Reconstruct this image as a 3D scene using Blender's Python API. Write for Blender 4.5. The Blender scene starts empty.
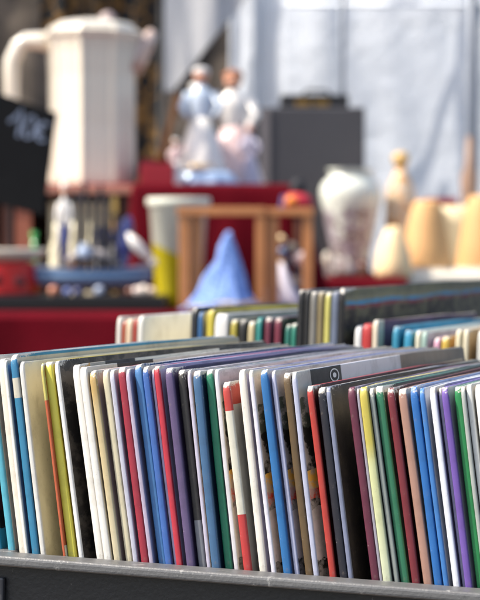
import bpy, bmesh, math, random
from mathutils import Vector, Matrix, noise
random.seed(11)
R = math.radians
PI = math.pi
scene = bpy.context.scene
col = scene.collection

# ------------------------------------------------------------------ camera
F = 2267.0                      # focal length in photo pixels (480 wide)
CAM_H = 1.10
PITCH = math.atan(57 / F)
cd = bpy.data.cameras.new('camera')
cam = bpy.data.objects.new('camera', cd)
col.objects.link(cam)
cam.location = (0, 0, CAM_H)
cam.rotation_euler = (PI / 2 - PITCH, 0, 0)
cd.sensor_fit = 'HORIZONTAL'
cd.sensor_width = 36
cd.lens = 36 * F / 480
cd.clip_start = 0.05
cd.clip_end = 2000
cd.dof.use_dof = True
cd.dof.focus_distance = 0.945
cd.dof.aperture_fstop = 27
cd.dof.aperture_blades = 9
scene.camera = cam
CAMP = Vector((0, 0, CAM_H))
CAMR = cam.rotation_euler.to_matrix()


def ray(px, py):
    return (CAMR @ Vector(((px - 240) / F, (300 - py) / F, -1))).normalized()


def P(px, py, Y):
    """world point at distance Y along a line of sight"""
    d = ray(px, py)
    return CAMP + d * (Y / d.y)


def S(Y):
    return Y / F


# ------------------------------------------------------------------ colour and materials
def lin(c):
    c = c / 255.0
    return c / 12.92 if c <= 0.04045 else ((c + 0.055) / 1.055) ** 2.4


def C(r, g=None, b=None):
    if isinstance(r, str):
        r = r.lstrip('#')
        r, g, b = int(r[0:2], 16), int(r[2:4], 16), int(r[4:6], 16)
    return (lin(r), lin(g), lin(b), 1.0)


class N:
    """tiny node-tree writer"""

    def __init__(s, name):
        s.m = bpy.data.materials.new(name)
        s.m.use_nodes = True
        s.t = s.m.node_tree
        s.t.nodes.clear()
        s.out = s.n('ShaderNodeOutputMaterial')
        s.b = s.n('ShaderNodeBsdfPrincipled')
        s.l(s.b.outputs[0], s.out.inputs[0])

    def n(s, kind, **kw):
        o = s.t.nodes.new(kind)
        for k, v in kw.items():
            setattr(o, k, v)
        return o

    def l(s, a, b):
        s.t.links.new(a, b)

    def noise(s, vec, scale, detail=3, rough=.55):
        o = s.n('ShaderNodeTexNoise')
        o.inputs['Scale'].default_value = scale
        o.inputs['Detail'].default_value = detail
        o.inputs['Roughness'].default_value = rough
        if vec is not None:
            s.l(vec, o.inputs['Vector'])
        return o.outputs['Fac']

    def math(s, op, a, b=None, c=None, clamp=False):
        o = s.n('ShaderNodeMath', operation=op, use_clamp=clamp)
        for i, v in enumerate((a, b, c)):
            if v is None:
                continue
            if isinstance(v, (int, float)):
                o.inputs[i].default_value = v
            else:
                s.l(v, o.inputs[i])
        return o.outputs[0]

    def mix(s, fac, a, b, blend='MIX'):
        o = s.n('ShaderNodeMix', data_type='RGBA', blend_type=blend)
        for sock, v in ((o.inputs[0], fac), (o.inputs[6], a), (o.inputs[7], b)):
            if isinstance(v, (int, float)):
                sock.default_value = v
            elif isinstance(v, tuple):
                sock.default_value = v
            else:
                s.l(v, sock)
        return o.outputs[2]

    def ramp(s, fac, stops, interp='LINEAR'):
        o = s.n('ShaderNodeValToRGB')
        cr = o.color_ramp
        cr.interpolation = interp
        stops = sorted(stops, key=lambda q: q[0])
        while len(cr.elements) < len(stops):
            cr.elements.new(0.5)
        for e, (p, c) in zip(cr.elements, stops):
            e.position = max(0, min(1, p))
            e.color = c if len(c) == 4 else (*c, 1)
        s.l(fac, o.inputs[0])
        return o.outputs[0]

    def bump(s, h, strength=.3, dist=.001):
        o = s.n('ShaderNodeBump')
        o.inputs['Strength'].default_value = strength
        o.inputs['Distance'].default_value = dist
        s.l(h, o.inputs['Height'])
        s.l(o.outputs[0], s.b.inputs['Normal'])


def mat(name, c, rough=.5, metal=0, var=.15, scale=40, bump=0, bscale=200, coat=0, c2=None, bdist=.001, spec=.5, trans=0):
    k = N(name)
    tc = k.n('ShaderNodeTexCoord').outputs['Object']
    f = k.noise(tc, scale, 4)
    dark = tuple(x * (1 - var) for x in c[:3]) + (1,)
    lite = tuple(min(.88, x * (1 + var)) for x in c[:3]) + (1,)
    if c2 is not None:
        dark = c2
        f = k.ramp(f, [(.42, (0, 0, 0, 1)), (.58, (1, 1, 1, 1))])
    cc = k.mix(f, dark, lite)
    k.l(cc, k.b.inputs['Base Color'])
    k.b.inputs['Roughness'].default_value = rough
    k.b.inputs['Metallic'].default_value = metal
    k.b.inputs['Coat Weight'].default_value = coat
    k.b.inputs['Coat Roughness'].default_value = .12
    k.b.inputs['Specular IOR Level'].default_value = spec
    if trans:
        k.b.inputs['Transmission Weight'].default_value = trans
    if bump:
        k.bump(k.noise(tc, bscale, 4), bump, bdist)
    return k.m


PXM = 0.00041     # metres per photo pixel at the spines


def book_mat(name, spec, h, yt, picture=False, paper=(.50, .47, .41, 1)):
    """spec: a colour, or dict(z=[(photo row, colour)], v=[(depth fraction, colour)], thr=photo row, wob=amount, smooth)"""
    k = N(name)
    co = k.n('ShaderNodeTexCoord')
    ob = co.outputs['Object']
    sep = k.n('ShaderNodeSeparateXYZ')
    k.l(ob, sep.inputs[0])
    z = k.math('DIVIDE', sep.outputs[2], h)
    big = k.noise(ob, 55, 3)
    if isinstance(spec, tuple):
        base = k.mix(big, tuple(x * .86 for x in spec[:3]) + (1,), tuple(min(.85, x * 1.1) for x in spec[:3]) + (1,))
    else:
        def fr(y):
            return 1 - (y - yt) * PXM / h
        wob = spec.get('wob', 0)
        zz = z
        if wob:
            mp = k.n('ShaderNodeMapping')
            mp.inputs['Scale'].default_value = (1, .3, 1.0)
            k.l(ob, mp.inputs[0])
            nn = k.noise(mp.outputs[0], spec.get('ns', 150), 3, .6)
            zz = k.math('ADD', z, k.math('MULTIPLY', k.math('SUBTRACT', nn, .5), wob))
        base = None
        if 'z' in spec:
            zs = [(fr(y), c) for y, c in spec['z']]
            # rows run downwards: colour named at a row holds from that row down
            zs = sorted(zs, key=lambda q: q[0])
            if spec.get('smooth'):
                base = k.ramp(zz, zs, 'EASE')
            else:
                # the colour named at a row holds above it, up to the next row named
                base = k.ramp(zz, [(0 if i == 0 else p, c) for i, (p, c) in enumerate(zs)], 'CONSTANT')
        if spec.get('streak') and base is not None:
            mp = k.n('ShaderNodeMapping')
            mp.inputs['Scale'].default_value = (1, .8, 1.9)
            mp.inputs['Rotation'].default_value = (R(38), 0, 0)
            k.l(ob, mp.inputs[0])
            st = k.noise(mp.outputs[0], 60, 4, .7)
            m = k.ramp(st, [(.47, (0, 0, 0, 1)), (.56, (1, 1, 1, 1))])
            base = k.mix(k.math('MULTIPLY', m, spec['streak']), base, spec.get('sc', (.45, .38, .4, 1)))
        if 'v' in spec:
            y = k.math('DIVIDE', sep.outputs[1], .31)
            vs = k.ramp(y, spec['v'], 'CONSTANT')
            if base is None:
                base = vs
            else:
                m = k.math('GREATER_THAN', z, fr(spec['thr']))
                base = k.mix(m, base, vs)
        base = k.mix(k.math('MULTIPLY', big, .2), base, (.1, .09, .08, 1))
    # worn card at head caps and joints, plus painted sunlit board tops
    at = k.n('ShaderNodeAttribute', attribute_name='wear_and_sun')
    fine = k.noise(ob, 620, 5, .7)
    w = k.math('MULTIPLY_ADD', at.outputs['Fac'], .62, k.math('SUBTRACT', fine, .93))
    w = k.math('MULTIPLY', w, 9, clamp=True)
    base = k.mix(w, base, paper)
    # rubbed specks
    sp = k.noise(ob, 1400, 2, .6)
    sp = k.ramp(sp, [(.70, (0, 0, 0, 1)), (.76, (1, 1, 1, 1))])
    base = k.mix(k.math('MULTIPLY', sp, .35), base, paper)
    scu = k.ramp(k.noise(ob, 260, 4, .75), [(.60, (0, 0, 0, 1)), (.70, (1, 1, 1, 1))])
    base = k.mix(k.math('MULTIPLY', scu, .30), base, (.16, .13, .1, 1))
    sta = k.ramp(k.noise(ob, 38, 5, .7), [(.50, (0, 0, 0, 1)), (.66, (1, 1, 1, 1))])
    base = k.mix(k.math('MULTIPLY', sta, .32), base, (.30, .25, .19, 1), 'MULTIPLY')
    k.l(base, k.b.inputs['Base Color'])
    rr = k.math('MULTIPLY_ADD', k.noise(ob, 130, 3), .4, .3)
    k.l(rr, k.b.inputs['Roughness'])
    if 'board' in name:
        k.l(k.math('MULTIPLY_ADD', k.noise(ob, 90, 3), .25, .5), k.b.inputs['Roughness'])
        k.b.inputs['Specular IOR Level'].default_value = .22
    else:
        k.b.inputs['Coat Weight'].default_value = .12
        k.b.inputs['Coat Roughness'].default_value = .25
        k.b.inputs['Specular IOR Level'].default_value = .4
    mpb = k.n('ShaderNodeMapping')
    mpb.inputs['Scale'].default_value = (1, 1, .12)
    k.l(ob, mpb.inputs[0])
    hmix = k.math('ADD', k.math('MULTIPLY', k.noise(ob, 1300, 4, .7), .6), k.math('MULTIPLY', k.noise(mpb.outputs[0], 700, 3), .7))
    k.bump(hmix, .28, .0003)
    return k.m


def page_mat(name, c):
    k = N(name)
    co = k.n('ShaderNodeTexCoord').outputs['Object']
    mp = k.n('ShaderNodeMapping')
    mp.inputs['Scale'].default_value = (1, .02, .02)
    k.l(co, mp.inputs[0])
    f = k.noise(mp.outputs[0], 2600, 2, .8)
    f2 = k.noise(co, 60, 3)
    a = k.mix(f, tuple(x * .55 for x in c[:3]) + (1,), c)
    a = k.mix(k.math('MULTIPLY', f2, .35), a, (.45, .36, .24, 1))
    k.l(a, k.b.inputs['Base Color'])
    k.b.inputs['Roughness'].default_value = .8
    k.bump(f, .5, .0003)
    return k.m


# ------------------------------------------------------------------ mesh helpers
def link(name, bm, m, parent=None, smooth=False, bevel=0, matrix=None):
    me = bpy.data.meshes.new(name)
    bmesh.ops.recalc_face_normals(bm, faces=bm.faces)
    if smooth:
        for f in bm.faces:
            f.smooth = True
    bm.to_mesh(me)
    bm.free()
    for x in (m if isinstance(m, (list, tuple)) else [m]):
        me.materials.append(x)
    o = bpy.data.objects.new(name, me)
    col.objects.link(o)
    if matrix is not None:
        o.matrix_world = matrix
    if parent is not None:
        o.parent = parent
    if bevel:
        b = o.modifiers.new('bevel', 'BEVEL')
        b.width = bevel
        b.segments = 3
        b.limit_method = 'ANGLE'
        b.angle_limit = R(35)
    return o


def tag(o, label=None, cat=None, group=None, kind=None):
    if label:
        o['label'] = label
    if cat:
        o['category'] = cat
    if group:
        o['group'] = group
    if kind:
        o['kind'] = kind
    return o


def empty(name, loc, label, cat, group=None, rz=0, matrix=None):
    o = bpy.data.objects.new(name, None)
    o.empty_display_size = .05
    col.objects.link(o)
    if matrix is not None:
        o.matrix_world = matrix
    else:
        o.location = loc
        o.rotation_euler = (0, 0, rz)
    return tag(o, label, cat, group)


def box(bm, a, b, M=None, taper=None):
    """axis box from corner a to corner b"""
    vs = []
    for x in (a[0], b[0]):
        for y in (a[1], b[1]):
            for z in (a[2], b[2]):
                v = Vector((x, y, z))
                vs.append(bm.verts.new(M @ v if M else v))
    for q in ((0, 1, 3, 2), (4, 6, 7, 5), (0, 4, 5, 1), (2, 3, 7, 6), (0, 2, 6, 4), (1, 5, 7, 3)):
        bm.faces.new([vs[i] for i in q])
    return vs


def tube(bm, pts, rad, n=10, cap=True):
    pts = [Vector(p) for p in pts]
    if isinstance(rad, (int, float)):
        rad = [rad] * len(pts)
    rings = []
    for i, p in enumerate(pts):
        d = (pts[min(i + 1, len(pts) - 1)] - pts[max(i - 1, 0)]).normalized()
        up = Vector((0, 1, 0)) if abs(d.y) < .9 else Vector((1, 0, 0))
        a = d.cross(up).normalized()
        b = d.cross(a)
        rings.append([bm.verts.new(p + (a * math.cos(2 * PI * k / n) + b * math.sin(2 * PI * k / n)) * rad[i]) for k in range(n)])
    for i in range(len(rings) - 1):
        for k in range(n):
            bm.faces.new((rings[i][k], rings[i][(k + 1) % n], rings[i + 1][(k + 1) % n], rings[i + 1][k]))
    if cap:
        bm.faces.new(rings[0])
        bm.faces.new(rings[-1][::-1])


def lathe(bm, prof, n=32, fx=1, fy=1, at=(0, 0, 0), facet=None, cap=True):
    """prof: [(radius, z)]; fx, fy squash it"""
    rings = []
    for r, z in prof:
        ring = []
        for k in range(n):
            a = 2 * PI * (k + .5) / n
            rr = r * (facet(a, z) if facet else 1)
            ring.append(bm.verts.new((at[0] + rr * math.cos(a) * fx, at[1] + rr * math.sin(a) * fy, at[2] + z)))
        rings.append(ring)
    for i in range(len(rings) - 1):
        for k in range(n):
            bm.faces.new((rings[i][k], rings[i][(k + 1) % n], rings[i + 1][(k + 1) % n], rings[i + 1][k]))
    if cap:
        bm.faces.new(rings[0][::-1])
        bm.faces.new(rings[-1])


def ball(bm, c, r, seg=20):
    M = Matrix.Translation(Vector(c)) @ Matrix.Diagonal((*(r if isinstance(r, (tuple, list)) else (r, r, r)), 1))
    bmesh.ops.create_uvsphere(bm, u_segments=seg, v_segments=seg // 2 + 2, radius=1, matrix=M)


def sheet(bm, nx, ny, f):
    g = [[bm.verts.new(f(i / nx, j / ny)) for j in range(ny + 1)] for i in range(nx + 1)]
    for i in range(nx):
        for j in range(ny):
            bm.faces.new((g[i][j], g[i + 1][j], g[i + 1][j + 1], g[i][j + 1]))


# ------------------------------------------------------------------ frame the crates stand in (table on sloping ground)
PHI = math.atan(710 / F)
D0 = 0.93
TILT = R(1.85)
BOOK_H = 0.305
ref = P(240, 372, D0)
TM = Matrix.Rotation(TILT, 4, 'Y')
FR = TM @ Matrix.Rotation(-PHI, 4, 'Z')         # local x = along the row, y = away, z = up
FR = Matrix.Translation(ref) @ FR @ Matrix.Translation((0, 0, -BOOK_H))
FI = FR.inverted()


def uw(px, py, v=0.0):
    """where a line of sight meets the crate's plane y = v: (u, w)"""
    o = FI @ CAMP
    d = FI.to_3x3() @ ray(px, py)
    t = (v - o.y) / d.y
    q = o + d * t
    return q.x, q.z


# ------------------------------------------------------------------ books
PAGES = [page_mat('page_paper', C(214, 206, 188)), page_mat('aged_page_paper', C(196, 180, 148)), page_mat('bright_page_paper', C(226, 224, 218))]


def make_book(label, group, t, L, h, sspec, cspec, matrix, yt, pages=0, bend=0.0, wear_and_sun=1.0, r_top=.0026):
    e = empty('book', None, label, 'book', group, matrix=matrix)
    b = min(.0011, t * .29)
    sunlit_top = random.choice((.15, .3, .5, .95))
    rs = min(t * .2, .0007)
    # plan outline of the casing: (x, y), with the pressed hinge groove behind the spine
    hg = min(.00038, t * .11)
    out = [(0, L), (0, L * .66), (0, L * .33), (0, L * .1), (0, .0058), (hg, .0042), (hg * .6, .0026), (0, .0016), (0, rs)]
    for i in range(1, 6):
        a = PI * i / 6
        ca, sa = math.cos(a), math.sin(a)
        out.append((t / 2 - (t / 2) * math.copysign(abs(ca) ** .55, ca), rs * (1 - sa ** .7)))
    out += [(t, rs), (t, .0016), (t - hg * .6, .0026), (t - hg, .0042), (t, .0058), (t, L * .1), (t, L * .33), (t, L * .66), (t, L)]
    n = len(out)
    ins = []
    for (x, y) in out:
        xi = min(max(x, b), t - b)
        yi = y if y > .0059 else max(y, rs + b)
        ins.append((xi, yi))
    zs = [0, .002, h * .15, h * .3, h * .45, h * .6, h * .75, h * .88, h - .02, h - .008, h - .0042, h - .0026, h - .0014, h - .0006, h]
    bm = bmesh.new()
    wl = bm.verts.layers.float.new('wear_and_sun')
    sd = random.uniform(0, 90)
    dent = random.uniform(.4, 1.0)
    tipw = random.uniform(.25, .8)

    def pos(x, y, z, inner):
        d = h - z
        q = max(0.0, 1 - d / (r_top * 1.6))
        k = max(0.0, 1 - y / .012)
        yy = y + r_top * (1 - math.sqrt(max(0, 1 - q * q))) * k * (1.0 if not inner else .7)
        xx = x
        # head cap pinches a little and is dented
        if y < .004:
            xx = t / 2 + (x - t / 2) * (1 - .22 * q)
            yy += .0009 * q * dent * (noise.noise(Vector((x * 500 + sd, z * 300, 1))))
        z2 = z + (.0006 * noise.noise(Vector((y * 40 + sd, x * 300, 3))) * (q if q > 0 else 0))
        # fore-edge corners knocked round
        if y > L - .005:
            z2 -= .0018 * q
        xx += bend * math.sin(PI * z / h) + .00035 * noise.noise(Vector((sd, z * 18, y * 9))) * (1 if 0 < z < h else .6)
        return Vector((xx, yy, z2))
    O, I = [], []
    for z in zs:
        ro, ri = [], []
        for (p, q_) in zip(out, ins):
            v = bm.verts.new(pos(p[0], p[1], z, False))
            d = h - z
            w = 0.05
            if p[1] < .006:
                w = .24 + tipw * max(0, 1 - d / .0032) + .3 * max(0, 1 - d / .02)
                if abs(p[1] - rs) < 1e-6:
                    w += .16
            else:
                w = .06 + sunlit_top * max(0, 1 - d / .0009)  # pale line along the board tops, sunlight painted into the colour
            v[wl] = w * wear_and_sun
            ro.append(v)
            v2 = bm.verts.new(pos(q_[0], q_[1], z, True))
            v2[wl] = .3 * wear_and_sun
            ri.append(v2)
        O.append(ro)
        I.append(ri)
    for j in range(len(zs) - 1):
        for i in range(n - 1):
            f = bm.faces.new((O[j][i], O[j][i + 1], O[j + 1][i + 1], O[j + 1][i]))
            f.smooth = True
            if i >= n - 8 and out[i][1] >= rs and out[i + 1][0] > t * .8:
                f.material_index = 1
            f = bm.faces.new((I[j][i + 1], I[j][i], I[j + 1][i], I[j + 1][i + 1]))
            f.smooth = True
        bm.faces.new((O[j][0], O[j + 1][0], I[j + 1][0], I[j][0]))
        bm.faces.new((O[j][n - 1], I[j][n - 1], I[j + 1][n - 1], O[j + 1][n - 1]))
    for i in range(n - 1):
        f = bm.faces.new((O[-1][i], O[-1][i + 1], I[-1][i + 1], I[-1][i]))
        if out[i][0] >= t - 1e-9:
            f.material_index = 1
        bm.faces.new((O[0][i + 1], O[0][i], I[0][i], I[0][i + 1]))
    me = bpy.data.meshes.new('cover')
    bmesh.ops.recalc_face_normals(bm, faces=bm.faces)
    bm.to_mesh(me)
    bm.free()
    me.materials.append(sspec)
    me.materials.append(cspec)
    if label.startswith(('sliver', 'black spine left of the small blue', 'bright cobalt', 'olive brown', 'orange red spine', 'shorter spine', 'plum maroon', 'maroon red', 'bright yellow spine beside', 'slate blue spine')):
        me.materials.append(_mc['cream_bounce'])  # unseen left boards made cream to bounce sun onto the covers beside them
        for p_ in me.polygons:
            if p_.center.x < .0002 and p_.center.y > .0008:
                p_.material_index = 2
    o = bpy.data.objects.new('cover', me)
    col.objects.link(o)
    o.parent = e
    if t > .0016:
        bm = bmesh.new()
        g = .00008
        zz = [.003, h * .15, h * .3, h * .45, h * .6, h * .75, h * .9, h - .0006]
        prev = None
        for z in zz:
            dx = bend * math.sin(PI * z / h)
            ring = [bm.verts.new((x + dx, y, z)) for x, y in ((b + g + .0003, rs + b + .0012), (t - b - g - .0003, rs + b + .0012), (t - b - g - .0003, L - .003), (b + g + .0003, L - .003))]
            if prev:
                for i in range(4):
                    bm.faces.new((prev[i], prev[(i + 1) % 4], ring[(i + 1) % 4], ring[i]))
            else:
                bm.faces.new(ring[::-1])
            prev = ring
        bm.faces.new(prev)
        link('pages', bm, PAGES[pages], e)
    return e


_mc = {'cream_bounce': book_mat('cream_bounce_board', C(214, 204, 176), .3, 364)}


def aged(c):
    g = .3 * c[0] + .55 * c[1] + .15 * c[2]
    sat = 1 - min(c[:3]) / max(max(c[:3]), 1e-3)
    return tuple((x * .89 + g * .11) * (.80 - .22 * sat) for x in c[:3]) + (1,)


def bm_mat(spec, h, yt, what):
    if isinstance(spec, tuple):
        spec = aged(spec)
    else:
        spec = dict(spec)
        for q in ('z', 'v'):
            if q in spec and not spec.get('keep'):
                spec[q] = [(a, aged(b)) for a, b in spec[q]]
    key = (repr(spec), round(h, 2) if isinstance(spec, dict) else 0, yt if isinstance(spec, dict) else 0)
    if key not in _mc:
        _mc[key] = book_mat(what, spec, h, yt)
    return _mc[key]


WHITE = C(228, 220, 204)
LAV = C(205, 204, 216)
CREAM = C(218, 206, 176)
GREY = C(150, 152, 150)
BLACK = C(28, 27, 30)
PIC = dict(keep=1, z=[(372, C(200, 190, 188)), (404, C(176, 166, 164)), (432, C(80, 86, 78)), (456, C(26, 24, 24)), (474, C(22, 20, 20)), (492, C(246, 186, 84)), (505, C(232, 66, 44)), (514, C(24, 20, 22)), (562, C(214, 196, 202)), (600, C(34, 28, 30))],
           wob=.028, streak=.75, sc=C(196, 184, 184))
PIC2 = dict(keep=1, z=PIC['z'], wob=.028, streak=.75, sc=C(196, 184, 184), thr=398,
            v=[(0, C(176, 172, 164)), (.07, C(40, 38, 36)), (.23, C(206, 200, 198)), (.59, C(128, 114, 98))])
DRAW = dict(z=[(362, C(34, 30, 28)), (424, C(36, 32, 30)), (452, C(30, 27, 26)), (520, C(44, 38, 34)), (600, C(32, 28, 26))], wob=.05, streak=.5, sc=C(96, 88, 78))

# x, y of the head of the spine; x where it meets the rim; width; spine; cover; pages; label
FRONT = [
    (-31, 359, -3, 8, C('2aa4c4'), dict(z=[(480, C('3fb4cf')), (500, C(40, 22, 26)), (520, C(120, 20, 34)), (540, C(26, 18, 22)), (600, C('3fb4cf'))], wob=.03), 2,
     'teal book with a dark red picture cover at the crate left end'),
    (-15, 357, 11, 6, C('4fc0d8'), WHITE, 2, 'light turquoise book, only its lower spine in view at the left edge'),
    (-4, 360, 19, 7.5, WHITE, dict(z=[(355, C('4f8fd0')), (600, C('d8dce8'))]), 2, 'white book with lavender-shaded cover left of the turquoise and white banded spine'),
    (4, 361, 27.5, 4.2, C('eceadf'), C('8cb0e0'), 0, 'slim white book with a thin blue edge, touching the banded turquoise spine'),
    (10, 356, 33.5, 7.6, dict(z=[(380, C('0c8fc4')), (403, C('d9d2bd')), (600, C('0c93c2'))]), dict(z=[(360.4, C('19a0c8')), (600, CREAM)]), 2,
     'turquoise spine interrupted by one white band, worn white tip'),
    (18, 363, 43.5, 4.6, C('dcd9d0'), C('f0e4ba'), 1, 'frayed pale spine with a broad khaki cream cover left of yellow'),
    (41, 364, 66.6, 1.6, dict(z=[(405, C('e8dc60')), (600, C('e0601c'))]), C('e0601c'), 1, 'sliver of an orange spine pressed against the bright yellow one'),
    (43, 363, 68.5, 8.2, C('fff030'), C('e0c92a'), 1, 'bright yellow spine beside the broad cream cover'),
    (53.5, 362, 81, 4.0, C('e9e7e2'), DRAW, 0, 'white spine whose black cover carries a pencil drawing'),
    (70, 366, 97.5, 7.6, C('e8e4da'), dict(v=[(0, C('d9a02a')), (.04, C(170, 165, 150)), (.10, C(40, 36, 34)), (.22, C('e2dcc8')), (.62, BLACK)], z=[(600, C('cfc9ba'))], thr=372), 0,
     'white spine just right of the black drawing cover'),
    (79, 368, 108, 7.6, C('e4e1d8'), dict(v=[(0, C('dedacb')), (.12, C(46, 42, 40)), (.27, C('e6e1d2')), (.7, C('d8cdb4'))], z=[(600, C('bdb9ae'))], thr=374), 0,
     'second white spine right of the black drawing cover'),
    (90, 372, 117.5, 7, dict(z=[(385, C('d9b15c')), (420, C('dcc48a')), (600, C('d8cda8'))], smooth=True), C('c8a8a0'), 1, 'foxed cream spine with a pinkish cover edge on its right'),
    (101, 371, 127.5, 6.4, C('ddd2ae'), C('c4c3d0'), 1, 'cream spine with a pale grey cover left of the crimson one'),
    (109, 371, 135, 6.0, C('bcbccc'), C('b8b4c8'), 0, 'pale lavender grey spine touching the dark crimson one'),
    (117, 368, 142.5, 7.4, C('b3203c'), C('c9c6d4'), 0, 'dark crimson spine left of the two blue ones'),
    (126, 370, 151.5, 4.4, C('b4a9c0'), C('9088a8'), 0, 'thin mauve grey spine between crimson and blue'),
    (132, 366, 160.5, 7.8, C('4a8ccc'), C('304f80'), 2, 'first of two medium blue spines, the lighter one beside mauve'),
    (142.5, 367, 169.5, 7.6, C('3a70c4'), C('b2aed0'), 2, 'second of two medium blue spines, the one touching red'),
    (150.6, 369, 177, 2.4, C('b0acd0'), C('a8a0c8'), 0, 'hair-thin lilac spine between blue and scarlet pink'),
    (154, 367, 180.5, 7.6, C('d8203c'), C('bdb4d2'), 0, 'scarlet pink spine between blue and purple'),
    (165.5, 369, 189.5, 9.2, C('62507c'), C('5a4a70'), 0, 'broad dusty purple spine beside the black one'),
    (176.5, 371, 199.5, 8.4, dict(z=[(524, C(30, 28, 30)), (600, C('7c8088'))]), C(40, 38, 42), 0, 'black spine turning grey near its foot'),
    (187, 371, 208.5, 3.6, C('c2bcd0'), PIC, 0, 'slim lavender spine with a colourful picture cover beside slate blue'),
    (192.5, 372, 213.5, 8.6, C('40709c'), C('2c4a68'), 2, 'slate blue spine left of the emerald one'),
    (203.5, 371, 226, 7.4, C('0f8a64'), C('bcb6d0'), 0, 'dark emerald spine right of slate blue'),
    (212, 371, 236.5, 4.4, C('d4d0d4'), PIC, 0, 'pale spine with picture cover left of the red and white spine'),
    (222.5, 383, 247, 8.2, dict(z=[(413, C('dc3020')), (517, C('dcd8c4')), (600, C('dc2222'))]), dict(z=[(408, C('e04a34')), (600, C('c8c2b4'))]), 1,
     'shorter spine in red, white and red sections'),
    (238, 371, 259, 7.2, C('e6e0d2'), C('bab4cc'), 1, 'creamy white spine right of the red and white one'),
    (249, 371, 275.5, 4.4, C('dcd8e2'), PIC, 0, 'pale lavender spine with picture cover left of the bright blue spine'),
    (260.5, 371, 287.5, 8.4, C('1378c0'), C('b4b8dc'), 0, 'bright cobalt blue spine among the picture covers'),
    (270.5, 372, 298, 4.4, C('b9bcd8'), PIC, 0, 'lavender blue spine with picture cover between blue and brown'),
    (281, 374, 306.5, 7.4, C('6e5632'), C(50, 40, 30), 1, 'olive brown spine between two picture covers'),
    (290.5, 373, 317, 5.0, C('b6bad2'), PIC2, 0, 'tall lavender spine with picture cover and round emblem, left of orange red'),
    (306, 387, 331.5, 8.4, C('cc3424'), C(90, 30, 28), 1, 'orange red spine beside the black ones'),
    (316.5, 389, 339, 8.0, C(32, 32, 44), C(28, 28, 36), 0, 'black spine directly right of orange red'),
    (325, 388, 349, 4.4, C('8088a4'), dict(z=[(388, C(36, 32, 42)), (600, C(32, 26, 34))], streak=.25, sc=C(60, 52, 44)), 0, 'blue grey spine with a broad black cover'),
    (347, 388, 375, 8.2, C('6c2440'), C(150, 140, 158), 0, 'plum maroon spine right of the broad black cover'),
    (355.6, 389, 382, 2.6, C('9a96a4'), C('8c8894'), 0, 'very thin grey lilac spine between plum maroon and yellow'),
    (359, 388, 384.5, 8.8, dict(z=[(388, C('e0cc30')), (440, C('dccb3c')), (470, C('d8dc9c')), (600, C('d4dcb8'))], smooth=True), C(150, 156, 146), 1,
     'plump spine fading from yellow to pale green'),
    (368.2, 389, 396, 4.6, C('8e9690'), C('6c7470'), 0, 'dull grey green spine left of the sea green one'),
    (373.5, 388, 403.5, 8.2, C('28845c'), C(60, 66, 62), 0, 'sea green spine right of the yellow and pale green one'),
    (386, 389, 414, 8.0, C('84202e'), C(90, 40, 40), 0, 'maroon red spine beside the pinkish brown one'),
    (397, 390, 424.5, 9.2, C('b88a76'), C('bca898'), 1, 'pinkish brown spine left of the bright blue pair'),
    (409, 388, 437, 8.2, C('0a74c8'), C('b0b6d2'), 2, 'deep azure spine, left one of the bright blue pair'),
    (419, 389, 448, 7.0, C('3888d8'), C('d6dcec'), 2, 'lighter azure spine with a torn head, touching white'),
    (429.5, 388, 455.5, 8.0, C('e4e6ee'), C('9a92b8'), 0, 'clean white spine between light azure and purple'),
    (437.4, 389, 463, 3.2, C('b4b0cc'), C('a09cbc'), 0, 'thin greyish lilac spine between white and purple'),
    (441, 388, 469, 7.4, C('7a56b8'), C('c2c0cc'), 0, 'violet purple spine left of bright green'),
    (452.5, 388, 478, 8.6, C('129a50'), C('9aa89c'), 2, 'bright grass green spine'),
    (460.6, 387, 486, 4.2, C('a8ada6'), C('a0988c'), 0, 'dull stone grey spine directly right of bright green'),
    (465.5, 386, 491, 6.0, C('dcdcd4'), C('d8d4ca'), 0, 'off white spine touching bright green at the right'),
    (474, 386, 501, 7.0, C('e8e6e0'), C('c8c4c0'), 0, 'white spine cut by the right edge of the photograph'),
    (484, 388, 511, 8.0, C('e4e0d4'), C('c0b8b0'), 0, 'cream white book beyond the right edge, only its top line in view'),
    (495, 387, 522, 8.0, C('a8b8d8'), C('c0b8b0'), 0, 'pale blue book beyond the right edge, only its top line in view'),
    (506, 388, 533, 8.0, C('cc8c8c'), C('c0b8b0'), 0, 'rose book beyond the right edge, only its top line in view'),
    (517, 388, 544, 8.0, C('d8d8d0'), C('c0b8b0'), 0, 'light grey book beyond the right edge of the photograph'),
    (528, 388, 555, 8.0, C('38608c'), C('c0b8b0'), 0, 'navy book beyond the right edge of the photograph'),
]
rim_y = lambda x: 550 + .077 * x
FRONT = [list(r) for r in FRONT]
dl = [r[2] - r[0] for r in FRONT]
for i, r in enumerate(FRONT):
    w_ = dl[max(0, i - 3):i + 4]
    r[2] = r[0] + .7 * sum(w_) / len(w_) + .3 * dl[i]
rows = []
for r in FRONT:
    ut, wt = uw(r[0], r[1])
    ub, wb = uw(r[2], rim_y(r[2]))
    a = math.atan2(ub - ut, wt - wb)
    h = wt / math.cos(a)
    u0 = ut + h * math.sin(a)
    rows.append([u0, a, h])
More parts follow.
